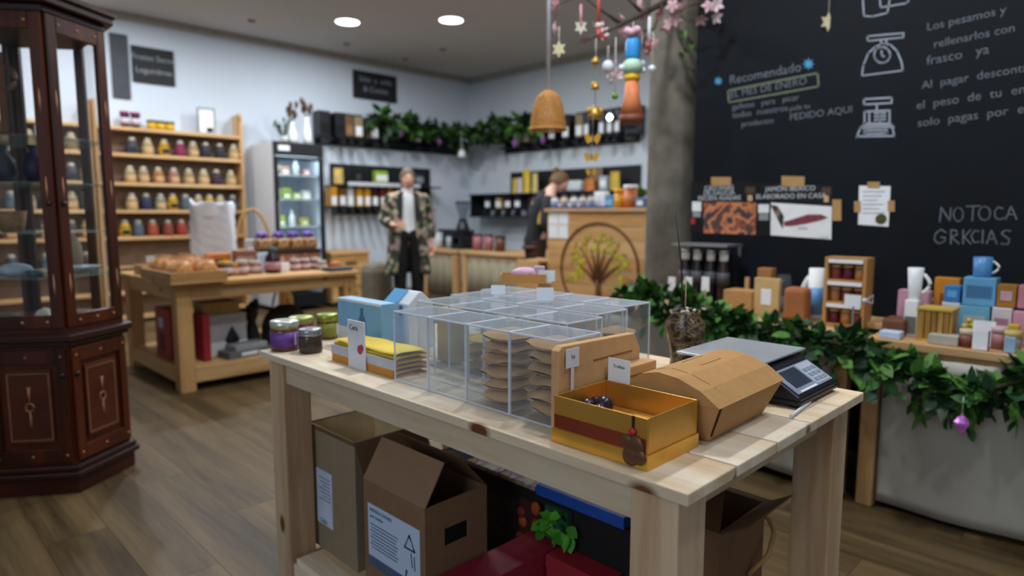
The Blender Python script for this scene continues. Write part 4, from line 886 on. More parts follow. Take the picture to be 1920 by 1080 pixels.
for k, px in enumerate((285, 312)):
    p = ly(px, 5.2); t = thing('price_flag', ('left', 'right')[k]+' thin metal price clip behind the biscuit bags', 'sign', p); MB().tube([(0,0,0), (.01*k-.02, 0, .12)], .003, 6).build('clip', STEEL, t); MB().box(-.04, -.002, .1, .03, 0, .15).build('card', mat('#c9ccd0', .6), t); MB().cyl(.02, 0, .004, 10).build('foot', STEEL, t)
# white paper bag
p = ly(403, 5.54); pb = p.copy()
t = thing('paper_bag', 'tall crumpled white paper bag on the left table', 'bag', pb, -.6)
hB = za(pb, 378) - LZ; wB = .165
mb = MB()
def bagf(u, v):
    th = 2*PI*u; sq = lambda c: math.copysign(abs(c)**.5, c); cr = .008*math.sin(17*u*6.28/3+23*v)*math.sin(19*v+9*u)
    x = wB*sq(math.cos(th)); y = .1*sq(math.sin(th)); k = 1 + .05*math.sin(5*v+th*2)*v
    zt_ = hB*(1 - .07*(1+math.sin(th*3+.8))*.5 + .05*max(0, -math.cos(th)))
    return Vector((x*k+cr, y*k+cr, zt_*v))
mb.grid(bagf, 48, 22); mb.build('bag_body', mat('#dfe3ea', .8, var=.04, scale=20, bump=.5), t, solid=.003)
mb = MB(); mb.grid(lambda u, v: Vector((wB*1.04*math.cos(2*PI*u)*(1-.25*(v-.5)**2), .11*math.sin(2*PI*u), hB*(.78+.2*v)+.012*math.sin(2*PI*u*5+v*3))), 40, 6); mb.build('folded_cuff', mat('#eceff4', .8, var=.04, scale=20, bump=.4), t, solid=.004)
MB().box(-.1, -.1, 0, .1, .1, .004).build('bag_bottom', PAPER, t)
pk('paper_card', 'small white card leaning left of the white paper bag', 'card', p+Vector((-.2, -.13, 0)), .1, .05, .12, WHITE)
# wicker basket with arched handle
p = ly(476, 5.58); t = thing('wicker_basket', 'round wicker basket with a tall arched handle on the left table', 'basket', p, -.5)
WICK = mat('#b98d54', .7, var=.3, scale=90); HH = za(p, 393) - LZ
mb = MB()
for k in range(8): mb.tube([((.12+.035*k/8)*math.cos(a*PI/12), (.1+.03*k/8)*math.sin(a*PI/12), .01+.018*k) for a in range(24)], .011, 6, closed=True)
mb.cyl(.12, 0, .01, 20); mb.build('woven_body', WICK, t)
MB().tube([(.145*math.cos(a*PI/16), 0, .1+(HH-.1)*math.sin(a*PI/16)) for a in range(17)], .013, 8).build('handle', mat('#c79a5c', .6), t)
pk('small_packet', 'pale packet inside the wicker basket', 'packet', p+Vector((0,0,.012)), .14, .1, .22, mat('#b9bcc2', .6), rz=-.4, lab=.6)
# jars and packets along the table
JL = [(420, 4.86, '#3d3034', .055, .1, 'dark jar beside the orange gift packs'), (436, 4.88, '#c4702c', .06, .085, 'orange jar beside the orange gift packs'), (452, 4.86, '#8d4a3c', .05, .1, 'red-brown jam jar left of the cards'), (476, 4.9, '#a05a48', .05, .09, 'second red-brown jam jar')]
def jam(px, py, c, r, h, nm_, group='preserve jars on the left table', lab='#c9b8b4'):
    t = thing('jam_jar', nm_, 'jar', ly(px, py), R.random(), group); MB().lathe([(r*.92, 0), (r, .008), (r, h*.75), (r*.8, h*.86)], 16).build('jar_body', mat(c, .25, var=.15), t)
    MB().cyl(r*.85, h*.86, h*1.08, 16).build('lid', mat('#cfa34a', .35, .4) if r > .05 else mat('#c5c0bc', .4), t); MB().cyl(r*1.01, h*.18, h*.6, 16).build('paper_label', mat(lab, .6), t)
for q in JL: jam(*q)
pk('gift_pack', 'bright orange gift pack with dark slate bow on the left table', 'pack', ly(408, 5.18), .18, .1, .15, mat('#c8751e', .5), rz=-.2, lab=.3, labm=mat('#3d4a5c', .6))
pk('gift_pack', 'pinkish brown stacked packet box beside the basket', 'pack', ly(458, 5.1), .16, .12, .17, mat('#8a5a48', .5), rz=-.2, lab=.8, labm=mat('#b99a8c', .6))
t = thing('squat_bottle', 'dark plum bottle with a pink label and white shoulder on the left table', 'bottle', ly(511, 4.86)); MB().lathe([(.058, 0), (.06, .09), (.05, .13), (.03, .155), (.03, .19)], 16).build('bottle_body', mat('#2c1c26', .25), t); MB().cyl(.061, .025, .085, 16).build('paper_label', mat('#b98892', .6), t); MB().cyl(.032, .16, .195, 12).build('cap', mat('#3c5a5e', .5), t)
pk('price_card', 'white card standing left of the plum bottle', 'card', ly(492, 5.0), .09, .015, .15, mat('#c3cfe0', .6))
pk('price_card', 'white price card right of the plum bottle', 'card', ly(534, 4.9), .07, .012, .07, PAPER)
for k, (px, nm_) in enumerate(((553, 'left'), (572, 'middle'), (592, 'right'))): jam(px, 4.92, '#8a2f2c', .045, .085, nm_+' red jar in front of the purple-bowed pastry boxes', 'red jars by the pastry boxes', '#cdb9b6')
jam(603, 4.84, '#9c8570', .04, .07, 'beige jar right of the red jars')
# pastry boxes with purple bows
p = Vector((2.555, 5.24, LZ+.0008)); t = thing('display_case', 'long pastry box under purple bows on the left table', 'box', p)
MB().openbox(-.25, -.12, 0, .25, .12, .14, .008).build('case_body', mat('#7c4a36', .6), t); MB().box(-.245, -.124, .03, .245, -.12, .12).build('printed_front', patches(['#7d3a30', '#b98a72', '#a65a48', '#cfae98'], 16, .5), t); MB().box(-.275, -.15, .14, .275, .15, .155).build('dark_ledge', mat('#2c2420', .5), t)
for k, dx in enumerate((-.2, -.067, .067, .2)):
    tt = thing('pastry_pack', 'pastry pack with a purple bow, %s from the left on the pastry box' % ORD[k], 'pack', p+Vector((dx, 0, .1555)), R.uniform(-.2,.2), 'pastry packs with purple bows')
    MB().box(-.06, -.08, 0, .06, .08, .09).build('pastry', patches(['#a8764a', '#c49a6a', '#8a5434'], 24, .5), tt, bevel=.02)
    mb = MB()
    for a in range(6): mb.tube([(0,0,.09), (.035*math.cos(a*1.05), .035*math.sin(a*1.05), .135), (.048*math.cos(a*1.05), .05*math.sin(a*1.05), .1)], [.008, .016, .01], 6)
    mb.build('bow', mat('#6f4fae', .5, var=.2), tt)
pk('folder', 'dark teal folded item lying near the right end of the left table', 'book', ly(632, 4.68), .2, .13, .025, mat('#22343a', .5), bev=.004)
pk('bread_loaf', 'small orange pack near the right end of the left table', 'pack', ly(628, 4.86), .09, .08, .06, mat('#b5672c', .6), bev=.025)
t = thing('wooden_cabinet', 'low wooden drawer cabinet against the left wall beside the fridge', 'cabinet', (4.27, 7.52, 0))
MB().box(0, .02, .05, .56, .6, .67).build('cabinet_body', LTZ, t); MB().box(-.01, -.01, .67, .57, .6, .705).build('cabinet_top', LT, t, bevel=.003); MB().box(.02, .04, 0, .54, .58, .05).build('plinth', MAHP, t)
for k in range(3):
    dw = MB().box(.01, 0, .07+.2*k, .55, .02, .25+.2*k).build('drawer', LT, t, bevel=.003); MB().box(.2, -.012, .15+.2*k, .36, 0, .17+.2*k).build('drawer_pull', BLACK, dw)
mb = MB()
t = thing('greens_bunch', 'small dark green bunch behind the teal item on the left table', 'plant', ly(588, 4.99))
for k in range(14): inst(ml, 'leaf', t, leaf_M(Vector((0,0,.01)), Vector((R.gauss(0,.7), R.gauss(0,.7), .7)), R.uniform(-1,1)))
# lower shelf goods
def ls(px, py): p = hz(px, py, zl); return Vector((p.x, p.y, zl-.001))
p = ls(296, 678); t = thing('red_box', 'tall dark red box with a pale label on the left table lower shelf', 'box', (1.512, 4.9, zl-.001), .0)
MB().box(0, 0, 0, .12, .32, .36).build('box_body', mat('#8e2128', .5), t, bevel=.004); MB().box(-.002, .14, .22, 0, .24, .29).build('pale_label', mat('#a7b2c4', .6), t); MB().box(-.002, .13, .05, 0, .24, .18).build('dark_print', mat('#4a1620', .6), t)
pk('red_box', 'second red box just right of the near table leg', 'box', (1.69, 4.8, zl-.001), .05, .18, .33, mat('#93222c', .5), bev=.004)
p = (1.89, 4.97, zl-.001); t = thing('appliance_box', 'white box with a dark picture print on the left table lower shelf', 'box', p, 0); MB().box(-.14, -.12, 0, .14, .12, .3).build('box_body', mat('#aaa8ac', .6), t, bevel=.004); MB().box(-.14, -.122, .0, .14, -.12, .1).build('white_panel', WHITE, t); MB().lathe([(.05, 0), (.055, .05), (.02, .12), (.001, .15)], 12, (0.03, -.121, .06), 0, True, 1, .05).build('dark_picture', mat('#1c1c22', .6), t)
pk('slate_box', 'slate purple box beside the white picture box', 'box', (1.69, 5.13, zl-.001), .1, .1, .3, mat('#4a4658', .6), bev=.004)
pk('flat_box', 'lower grey flat box at the front of the lower shelf', 'box', (1.96, 4.75, zl-.001), .32, .16, .05, mat('#5d6368', .5), rz=.15, bev=.004, lab=.4)
pk('flat_box', 'upper pale grey flat box stacked on the grey one', 'box', (1.98, 4.75, zl+.0495), .26, .14, .04, mat('#8f9497', .5), rz=.2, bev=.004)
t = thing('cardboard_tray', 'pale kraft tray stacked on the white picture box', 'tray', (1.86, 4.97, zl+.3)); MB().openbox(-.13, -.1, 0, .13, .1, .09, .006).build('tray_body', mat('#b3945e', .7), t)
t = thing('handbag', 'dark brown bag with a tall loop handle on the left table lower shelf', 'bag', (2.43, 5.05, zl-.001), .0)
MB().grid(lambda u, v: Vector(((.2-.05*v**3)*math.cos(2*PI*u)*(1-v**6*.6), .09*math.sin(2*PI*u)*(1-v**4*.8), .3*v)), 28, 10).build('bag_body', mat('#1f1815', .6, var=.2), t); MB().tube([(.1*math.cos(a*PI/12), 0, .26+.2*math.sin(a*PI/12)) for a in range(13)], .008, 6).build('handle', mat('#17120f', .6), t)
t = thing('figurine', 'black knobbly figurine standing between the box and the handbag', 'ornament', (2.125, 4.98, zl-.001)); MB().lathe([(.05, 0), (.06, .1), (.03, .2), (.05, .26), (.03, .33), (.001, .36)], 12).build('figure_body', mat('#141414', .5), t); mb = MB(); [mb.ball((R.uniform(-.06,.06), R.uniform(-.05,.03), R.uniform(.25,.36)), .022, 0, 8) for _ in range(10)]; mb.build('leaf_knobs', mat('#1a1f18', .6), t)
pk('grey_sack', 'grey-olive sack standing on the floor right of the left table', 'sack', hz(708, 590, 0)+Vector((0,0,0)), .34, .3, hz(0,0,0).z+.62, mat('#6d6558', .9, var=.12), bev=.1)
# ================================================================== dark display cabinet at left
CX, CY = .6, 3.625
def hexpts(s): return [(.273*s*math.cos(a)/math.cos(PI/6), .39*s*math.sin(a)) for a in [-PI/2 + k*PI/3 for k in range(6)]]
MAHO = wood('#5a2611', '#2b1108', 'z', scale=5, rough=.3, rnd=.05, stretch=.12, knots=False); MAHOX = wood('#4a1d0d', '#260e07', 'x', scale=5, rough=.3, rnd=.05, knots=False)
MAHD = mat('#2a100a', .4); BRASSI = mat('#b0906a', .4, .3)
cab = thing('display_cabinet', 'dark red mahogany six-sided glass display cabinet with inlaid lower doors', 'cabinet', (CX, CY, 0))
MB().prism(hexpts(.99), 0, .075, 'z').build('plinth', MAHOX, cab, bevel=.004)
MB().prism(hexpts(1.06), .075, .1, 'z').prism(hexpts(1.02), .1, .125, 'z').build('base_moulding', MAHD, cab, bevel=.006)
MB().prism(hexpts(1.02), .645, .665, 'z').prism(hexpts(1.07), .665, .695, 'z').build('waist_moulding', MAHD, cab, bevel=.006)
MB().prism(hexpts(.95), .695, .72, 'z').build('display_floor', MAHOX, cab)
MB().prism(hexpts(.97), 2.0, 2.03, 'z').prism(hexpts(1.08), 2.03, 2.06, 'z').prism(hexpts(1.12), 2.06, 2.085, 'z').build('cornice', MAHD, cab, bevel=.006)
HP = hexpts(.94)
def facebox(mb, a, b, u0, u1, z0, z1, d0, d1, m=0):
    """box on the face a-b; u along it, d outward depth"""
    a, b = Vector((*a, 0)), Vector((*b, 0)); t = (b-a).normalized(); L = (b-a).length; n = Vector((t.y, -t.x, 0))
    M = Matrix(((t.x, n.x, 0, a.x), (t.y, n.y, 0, a.y), (0, 0, 1, 0), (0, 0, 0, 1)))
    mb.box(u0*L if abs(u0) <= 1 else u0, d0, z0, u1*L, d1, z1, m, M); return mb
for k in range(6):
    a, b = HP[k], HP[(k+1) % 6]
    if k in (0, 5):     # glazed doors and inlaid doors on the two front faces
        body = facebox(MB(), a, b, 0, 1, .125, .645, -.02, 0).build('front_panel', MAHO, cab)
        mb = MB(); facebox(mb, a, b, .02, .14, .14, .63, 0, .014); facebox(mb, a, b, .86, .98, .14, .63, 0, .014); facebox(mb, a, b, .14, .86, .14, .2, 0, .014); facebox(mb, a, b, .14, .86, .57, .63, 0, .014)
        dr = mb.build('lower_door', MAHO, cab, bevel=.003)
        facebox(MB(), a, b, .22, .78, .225, .545, 0, .009).build('raised_panel', mat('#481e10', .35, var=.25, scale=8), dr, bevel=.004)
        mb = MB()
        for u in (.25, .75): facebox(mb, a, b, u-.005, u+.005, .24, .53, .009, .0102)
        for z in (.24, .528): facebox(mb, a, b, .25, .75, z, z+.003, .009, .0102)
        t_ = (Vector(b)-Vector(a)); L = t_.length; t_.normalize(); n_ = Vector((t_.y, -t_.x)); mc = Vector(a)+t_*L*.5+n_*.0105
        cc = lambda du, dz: (mc.x+t_.x*du, mc.y+t_.y*du, .385+dz)
        mb.tube([cc(.016*math.cos(q*PI/6), .018*math.sin(q*PI/6)) for q in range(12)], .003, 5, closed=True)
        mb.tube([cc(0, .018), cc(0, .085)], [.0025, .006], 5); mb.tube([cc(0, -.018), cc(0, -.085)], [.0025, .006], 5); mb.tube([cc(-.01, .085), cc(.01, .085)], .003, 5)
        mb.build('inlay', mat('#9c6a4c', .5), dr, kind='stuff')
        mb = MB(); facebox(mb, a, b, .01, .16, .72, 2.0, -.012, .012); facebox(mb, a, b, .84, .99, .72, 2.0, -.012, .012); facebox(mb, a, b, .16, .84, .72, .775, -.012, .012); facebox(mb, a, b, .16, .84, 1.93, 2.0, -.012, .012)
        dr = mb.build('glass_door', MAHO, cab, bevel=.004); facebox(MB(), a, b, .16, .84, .775, 1.93, -.003, .003).build('glass_pane', GLASS, dr)
        mb = MB()
        for u in (.085, .915):
            for z in (.9, 1.3, 1.65):
                p0 = Vector(a)+t_*L*u+n_*.0125
                mb.tube([(p0.x, p0.y, z-.05), (p0.x, p0.y, z), (p0.x, p0.y, z+.05)], [.001, .0045, .001], 6)
        for u in (.2, .5, .8):
            for z in (.747, 1.965): p0 = Vector(a)+t_*L*u+n_*.0125; mb.ball((p0.x, p0.y, z), .006, 0, 8)
        for u in (.08, .5, .92):
            for z in (.17, .6): p0 = Vector(a)+t_*L*u+n_*.0145; mb.ball((p0.x, p0.y, z), .0055, 0, 8)
        mb.build('inlay', mat('#a87858', .5), dr, kind='stuff')
        u = .93 if k == 5 else .07; p0 = Vector(a)+t_*L*u+n_*.016
        MB().ball((p0.x, p0.y, .52), .013, 0, 10).build('knob', mat('#1a1210', .35), cab); MB().ball((p0.x, p0.y, 1.24), .011, 0, 10).build('knob', mat('#1a1210', .35), cab)
    else:
        facebox(MB(), a, b, 0, 1, .125, .645, -.02, 0).build('side_panel', MAHO, cab)
        if k in (2, 3): facebox(facebox(MB(), a, b, 0, .12, .72, 2.0, -.012, .012), a, b, .88, 1, .72, 2.0, -.012, .012).build('post', MAHD, cab)
        facebox(MB(), a, b, .02, .98, .72, 2.0, -.003, .003).build('glass_pane', GLASS, cab)
GSH = clear((.9, .96, .95), 'glass_shelf', .1, .12, '#a9c0c0')
gz = [.93, 1.12, 1.33, 1.52]
for z in gz: MB().prism(hexpts(.88), z-.006, z, 'z').build('glass_shelf', GSH, cab)
MB().prism(hexpts(.9), 1.985, 1.999, 'z').build('inner_top', MAHD, cab)
def cabit(name, label, cat, dx, dy, z, build):
    t = thing(name, label, cat, (CX+dx, CY+dy, z+.0006)); build(t); return t
NAVY = mat('#141b33', .5, var=.3, scale=40)
cabit('navy_pouch', 'left navy blue drawstring pouch on a cabinet glass shelf', 'pouch', -.14, -.16, gz[2], lambda t: MB().lathe([(.03, 0), (.05, .03), (.045, .09), (.02, .12), (.03, .15)], 14).build('pouch_body', NAVY, t))
cabit('navy_pouch', 'right navy blue drawstring pouch on a cabinet glass shelf', 'pouch', -.03, -.2, gz[2], lambda t: MB().lathe([(.035, 0), (.055, .03), (.05, .1), (.02, .13), (.03, .155)], 14).build('pouch_body', NAVY, t))
def woodstand(t):
    MB().box(-.05, -.03, 0, .05, .03, .015).build('base', MAHOX, t); MB().box(-.012, -.01, .015, .012, .01, .34).build('upright', mat('#6a4a30', .7), t)
    mb = MB(); mb.tube([(.05*math.cos(a*PI/8), 0, .24+.05*math.sin(a*PI/8)) for a in range(16)], .012, 6, closed=True); mb.build('ring', mat('#5a4030', .7), t)
cabit('wooden_stand', 'carved wooden stand with a ring inside the cabinet top shelf', 'ornament', -.12, -.15, gz[3], woodstand)
cabit('white_tag', 'small white display block on the top glass shelf of the cabinet', 'card', .0, -.22, gz[3], lambda t: MB().box(-.03, -.01, 0, .03, .01, .05).build('block', WHITE, t, bevel=.004))
cabit('plate', 'pale blue dish on the lower cabinet glass shelf, right door', 'dish', .11, -.1, gz[0], lambda t: MB().lathe([(.03, 0), (.09, .025), (.095, .03), (.088, .028), (.001, .006)], 20).build('dish_body', mat('#a9bcc6', .3), t))
cabit('fabric_pouch', 'pale folded cloth on the lower cabinet glass shelf, left door', 'cloth', -.13, -.17, gz[0], lambda t: MB().ball((0, 0, .03), .06, 0, 12, (1.1, .8, .5)).build('cloth_body', mat('#9fb2c4', .7), t))
cabit('brown_basket', 'small brown woven cup inside the left cabinet door', 'basket', -.12, -.14, gz[1], lambda t: MB().lathe([(.04, 0), (.055, .09), (.05, .09), (.035, .01), (.001, .01)], 16).build('cup_body', mat('#8a6a48', .7, var=.3, scale=80), t))
cabit('white_shell', 'white shell ornament on the cabinet floor', 'ornament', -.04, -.2, .72, lambda t: MB().lathe([(.05, 0), (.055, .02), (.03, .06), (.001, .075)], 9, (0,0,0), 0, False).build('shell', mat('#cfc9bd', .5), t))
cabit('grey_stone', 'grey stone on the cabinet floor behind the left door', 'stone', -.17, -.1, .72, lambda t: MB().ball((0,0,.028), .045, 0, 10, (1.2,.9,.6)).build('stone_body', mat('#77756e', .8), t))
cabit('tan_vase', 'tall tan vase inside the right cabinet door', 'vase', .13, .1, gz[0], lambda t: MB().lathe([(.03, 0), (.05, .04), (.045, .12), (.018, .17), (.022, .18)], 16).build('vase_body', mat('#8b7a68', .6), t))
cabit('teal_tin', 'small teal tin on a glass shelf behind the left door', 'tin', -.07, -.23, gz[0], lambda t: MB().cyl(.03, 0, .03, 14).build('tin_body', mat('#3a4a5c', .4), t))
# ================================================================== main table
MX0, MX1, MY0, MY1, MZ = .812, 1.58, .458, 1.872, .8
mt = thing('display_table', 'light pine display table in the foreground with a lower shelf', 'table', (MX0, MY0, 0))
mw, ml_ = MX1-MX0, MY1-MY0; npl = 5
for k in range(npl): MB().box(k*mw/npl+.0024, 0, MZ-.02, (k+1)*mw/npl-.0024, ml_ - (.0 if k % 2 else .004), MZ).build('top_plank', TOPW, mt, bevel=.0022)
LG = .085
for x in (.02, mw-.02-LG):
    for y in (.025, ml_-.03-LG): MB().box(x, y, 0, x+LG, y+LG, MZ-.02).build('leg', TOPWZ, mt, bevel=.003)
for x in (.03, mw-.06): MB().box(x, .025+LG, MZ-.085, x+.03, ml_-.03-LG, MZ-.02).build('apron', TOPW, mt, bevel=.002)
for y in (.06, ml_-.09): MB().box(.02+LG, y, MZ-.085, mw-.02-LG, y+.03, MZ-.02).build('apron', TOPWX, mt, bevel=.002)
ZL = .19
for x in (.03, mw-.06): MB().box(x, .025+LG, ZL-.075, x+.03, ml_-.03-LG, ZL-.02).build('shelf_rail', TOPW, mt, bevel=.002)
for y in (.06, ml_-.09): MB().box(.02+LG, y, ZL-.075, mw-.02-LG, y+.03, ZL-.02).build('shelf_rail', TOPWX, mt, bevel=.002)
for k in range(5): MB().box(.03+k*(mw-.06)/5+.002, .125, ZL-.02, .03+(k+1)*(mw-.06)/5-.002, ml_-.13, ZL).build('shelf_plank', TOPW, mt, bevel=.002)
T = MZ + .0006
# ---- acrylic bins, four rows of four
BW, BD, BH = .131, .12, .165
def bin_(x, y, label):
    t = thing('acrylic_bin', label, 'bin', (x, y, T), 0, 'clear acrylic bins')
    th = .0025; w, d, h = BD, BW-.003, BH
    MB().box(0, 0, 0, w, d, th).build('floor_panel', ACRY, t)
    for nm_, q in (('front_panel', (0,0,th,th,d,h)), ('back_panel', (w-th,0,th,w,d,h)), ('side_panel', (th,0,th,w-th,th,h)), ('side_panel', (th,d-th,th,w-th,d,h))): MB().box(*q).build(nm_, ACRY, t)
    MB().box(-.001, -.001, h+.0005, w+.001, d+.001, h+.003).build('lid', ACRYLID, t)
    e = .0016; mb = MB()
    for a, b in ((0,0),(w,0),(0,d),(w,d)): mb.box(a-e, b-e, 0, a+e, b+e, h)
    for z in (h+.002,):
        mb.box(-e, -e, z-e, w+e, e, z+e).box(-e, d-e, z-e, w+e, d+e, z+e).box(-e, e, z-e, e, d-e, z+e).box(w-e, e, z-e, w+e, d-e, z+e)
    mb.box(-e, 0, -.0, e, d, 2*e)
    mb.build('polished_edges', ACRYEDGE, t)
    return t
rowx = (.895, 1.05, 1.195, 1.34); rowy = (.772, .885, .92, .95)
POS = ('nearest', 'second nearest', 'third nearest', 'farthest'); b0 = None
for r in range(4):
    for k in range(4):
        lab = '%s clear acrylic bin in the %s row from the front of the table' % (POS[k], ORD[r])
        x, y = rowx[r], rowy[r]+k*BW
        if b0 is None: b0 = bin_(x, y, lab)
        else: dup(b0, (x, y, T), 0, lab)
def pouch(x, y, z, w, d, h, m, label, group, rz, tilt=0):
    t = thing('kraft_pouch' if 'kraft' in label else 'yellow_pouch', label, 'pouch', (x, y, z), 0, group, rot=(tilt, 0, rz))
    s1, s2 = R.uniform(0, 6), R.uniform(0, 6)
    def top(u, v): e = (math.sin(PI*u)*math.sin(PI*v))**.45; a, b = 2*u-1, 2*v-1; return Vector((w*.5*a*math.sqrt(1-.38*b*b), d*.5*b*math.sqrt(1-.38*a*a), h*.5*(1+e) + .004*math.sin(5*u+s1)*math.sin(6*v+s2)))
    def bot(u, v): e = (math.sin(PI*u)*math.sin(PI*v))**.45; a, b = 2*u-1, 2*v-1; return Vector((w*.5*a*math.sqrt(1-.38*b*b), d*.5*b*math.sqrt(1-.38*a*a), h*.5*(1-e*.85) + .002*math.sin(5*u+s2)))
    MB().grid(top, 12, 10).grid(bot, 12, 10).build('pouch_body', m, t)
    MB().box(-w*.33, d*.2, h*.93, w*.33, d*.215, h*1.02).build('fold_seam', mat('#9a7248' if 'kraft' in label else '#b58a1c', .8), t)
KP = mat('#c9a072', .75, var=.08, scale=20, rnd=.1); YP = mat('#d9ad2c', .6, var=.12, scale=20, rnd=.1)
for bi_, (yb, n) in enumerate(((rowy[0], 6), (rowy[0]+BW, 6))):
    for k in range(n):
        pouch(rowx[0]+.06+R.uniform(-.006,.006), yb+.064+R.uniform(-.004,.004), T+.005+k*.0255, .102, .102, .027, KP, '%s kraft pouch from the bottom of the stack in the %s front bin' % (ORD[k], POS[bi_]), 'kraft pouches in the bins', R.uniform(-.1,.1), R.uniform(-.06,.06))
for k in range(4): pouch(rowx[1]+.06, rowy[1]+2*BW+.064, T+.005+k*.0225, .095, .098, .021, YP, '%s yellow pouch from the bottom in the third bin of the second row' % ORD[k], 'yellow pouches in the bins', R.uniform(-.1,.1))
for r, k, n, m, nm_ in ((1, 1, 5, KP, 'kraft'), (1, 0, 3, KP, 'kraft'), (2, 0, 4, KP, 'kraft'), (2, 1, 5, mat('#8a6548', .8, rnd=.1), 'dark kraft'), (2, 2, 5, mat('#d8cf8c', .7), 'pale yellow'), (3, 0, 4, KP, 'kraft'), (3, 2, 3, mat('#6d4f42', .8), 'brown kraft')):
    for q in range(n): pouch(rowx[r]+.06, rowy[r]+k*BW+.064, T+.005+q*.0245, .098, .098, .024, m, '%s pouch, %s from the bottom, in the %s bin of the %s row' % (nm_, ORD[q], POS[k], ORD[r]), 'pouches in the rear bins', R.uniform(-.1,.1), R.uniform(-.05,.05))
pk('yellow_box', 'upright golden yellow box standing in the third nearest front bin', 'box', (rowx[1]+.06, rowy[1]+3*BW+.064, T+.004), .04, .07, .145, mat('#d39f20', .5), bev=.003)
ZB2 = T + BH + .0035
def card(x, y, z, w, h, label, rz=-PI/4, lean=.12, line=True, group=None):
    t = thing('price_card', label, 'card', (x, y, z), rz, group); M = Matrix.Rotation(-lean, 4, 'X')
    MB().box(-w/2, -.001, .006, w/2, .0, h, 0, M).build('card', mat('#e9eff8', .6, var=.02), t); MB().box(-w*.3, -.002, 0, w*.3, .001 if h > .12 else .018, .006).build('clear_foot', ACRYEDGE, t)
    if line: text(t, line if isinstance(line, str) else 'Galletas', w*.17, M @ basis((0, -.0013, h*.6 if h < .1 else h*.86), (1,0,0)), mat('#3a4658', .8), 'lettering', .0003, 'CENTER')
    return t
def onbin(px, py): return hz(px, py, ZB2)
for px, py, w, h, lab in ((934, 556, .04, .032, 'left white price card standing on the bin lids'), (1022, 568, .044, .04, 'nearest white price card standing on the bin lids'), (1025, 531, .055, .043, 'white price card in front of the pink bag')):
    p = onbin(px, py); card(p.x, p.y, ZB2, w, h, lab, line=False, group='price cards on the bins')
p = onbin(985, 529) ; p += Vector((.05, .05, 0)); t = thing('kraft_tray', 'small kraft tray with a pink bag on the far bin lids', 'tray', (p.x-.06, p.y-.05, ZB2), -PI/4)
MB().openbox(-.075, -.04, 0, .075, .04, .03, .003).build('tray_body', mat('#bd8a4c', .7), t)
t = thing('pink_bag', 'pale pink sweet bag lying in the small kraft tray', 'bag', (p.x-.06+.01, p.y-.05, ZB2+.0035), -PI/4); MB().ball((0, 0, .024), .05, 0, 14, (1, .6, .48)).build('bag_body', mat('#c9a0bc', .5, var=.2, scale=60), t); MB().box(.03, -.015, .02, .065, .015, .05).build('bag_tail', mat('#d2b4c8', .5), t)
p = hz(1074, 700, T)
t = thing('price_card', 'grey-white card facing the viewer on the kraft box beside the front bins', 'card', (1.022, .742, T+.05), -PI/2.6)
# ---- kraft boxes right of the bins
t2 = thing('kraft_carton', 'upright flat kraft carton with a slot standing right of the front bins', 'box', (.868, .751, T), 0)
MB().prism([(0, 0), (.255, 0), (.255, .125), (.235, .158), (.012, .163), (0, .155)], .0, .018, 'y').build('carton_body', KRAFTL, t2, bevel=.002); MB().box(.1, -.001, .122, .225, .002, .125).build('slot', KRAFTD, t2)
MB().box(-.018, -.0015, .122, .018, 0, .157).box(-.004, -.0012, .004, .004, -.0002, .122).build('card', mat('#d9dae6', .6), t); text(t, 'Té', .01, basis((0, -.002, .138), (1,0,0)), mat('#7a7f90', .8), 'lettering', .0003, 'CENTER')
t.location = (.902, .7475, T); t.rotation_euler = (0, 0, 0); MB().box(-.01, -.001, -.0, .01, .002, .004).build('clear_foot', ACRYEDGE, t)
t3 = thing('kraft_carton', 'low long kraft carton lying in front of the upright carton', 'box', (1.006, .714, T), 0); MB().box(0, 0, 0, .122, .032, .105).build('carton_body', KRAFTL, t3, bevel=.002); MB().box(.0, -.001, .086, .122, 0, .088).build('lid_edge', KRAFTD, t3)
# ---- yellow cloth stack with band, card and blue boxes
y0, y1 = 1.304, 1.6
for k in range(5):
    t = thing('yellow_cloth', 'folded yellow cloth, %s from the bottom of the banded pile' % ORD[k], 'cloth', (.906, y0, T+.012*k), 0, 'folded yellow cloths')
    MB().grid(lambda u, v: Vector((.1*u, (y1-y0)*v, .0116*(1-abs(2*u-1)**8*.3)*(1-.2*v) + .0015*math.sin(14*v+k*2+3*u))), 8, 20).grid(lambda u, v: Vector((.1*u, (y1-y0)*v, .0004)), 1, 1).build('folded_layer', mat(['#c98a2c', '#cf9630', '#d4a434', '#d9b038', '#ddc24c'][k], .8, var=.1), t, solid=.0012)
t = thing('paper_band', 'pale grey paper band wrapped along the yellow cloth pile', 'band', (.9, y0, T)); MB().box(-.001, .0, .02, .002, y1-y0, .044).box(-.001, .004, 0, .0015, y1-y0-.004, .02, 1).build('band', [mat('#b9bcc8', .7), mat('#c8862f', .7)], t)
t = thing('display_card', 'tall white card with a red heart print standing against the yellow cloths', 'card', (.892, 1.46, T), -PI/2)
MB().box(-.04, 0, .0, .04, .003, .125).build('card', mat('#dfe2ea', .6), t); text(t, 'Cera', .02, basis((-.03, -.001, .1), (1,0,0)), mat('#5a6472', .8), 'lettering', .0004)
MB().ball((.018, -.001, .052), .012, 0, 10, (1, .1, 1)).ball((.026, -.001, .058), .009, 0, 10, (1, .1, 1)).build('red_print', mat('#b5405a', .6), t); MB().box(-.03, .003, .0, .03, .02, .004).build('foot', WHITE, t)
p = hz(700, 668, T)
t = thing('blue_box', 'pale blue printed gift box with a bottle silhouette behind the yellow cloths', 'box', (1.03, 1.55, T), 0)
MB().box(0, 0, 0, .05, .235, .145).build('box_body', mat('#7fb2d8', .5, var=.06), t, bevel=.002); MB().box(-.0012, .11, 0, 0, .235, .06).build('white_panel', mat('#dfe6ef', .6), t)
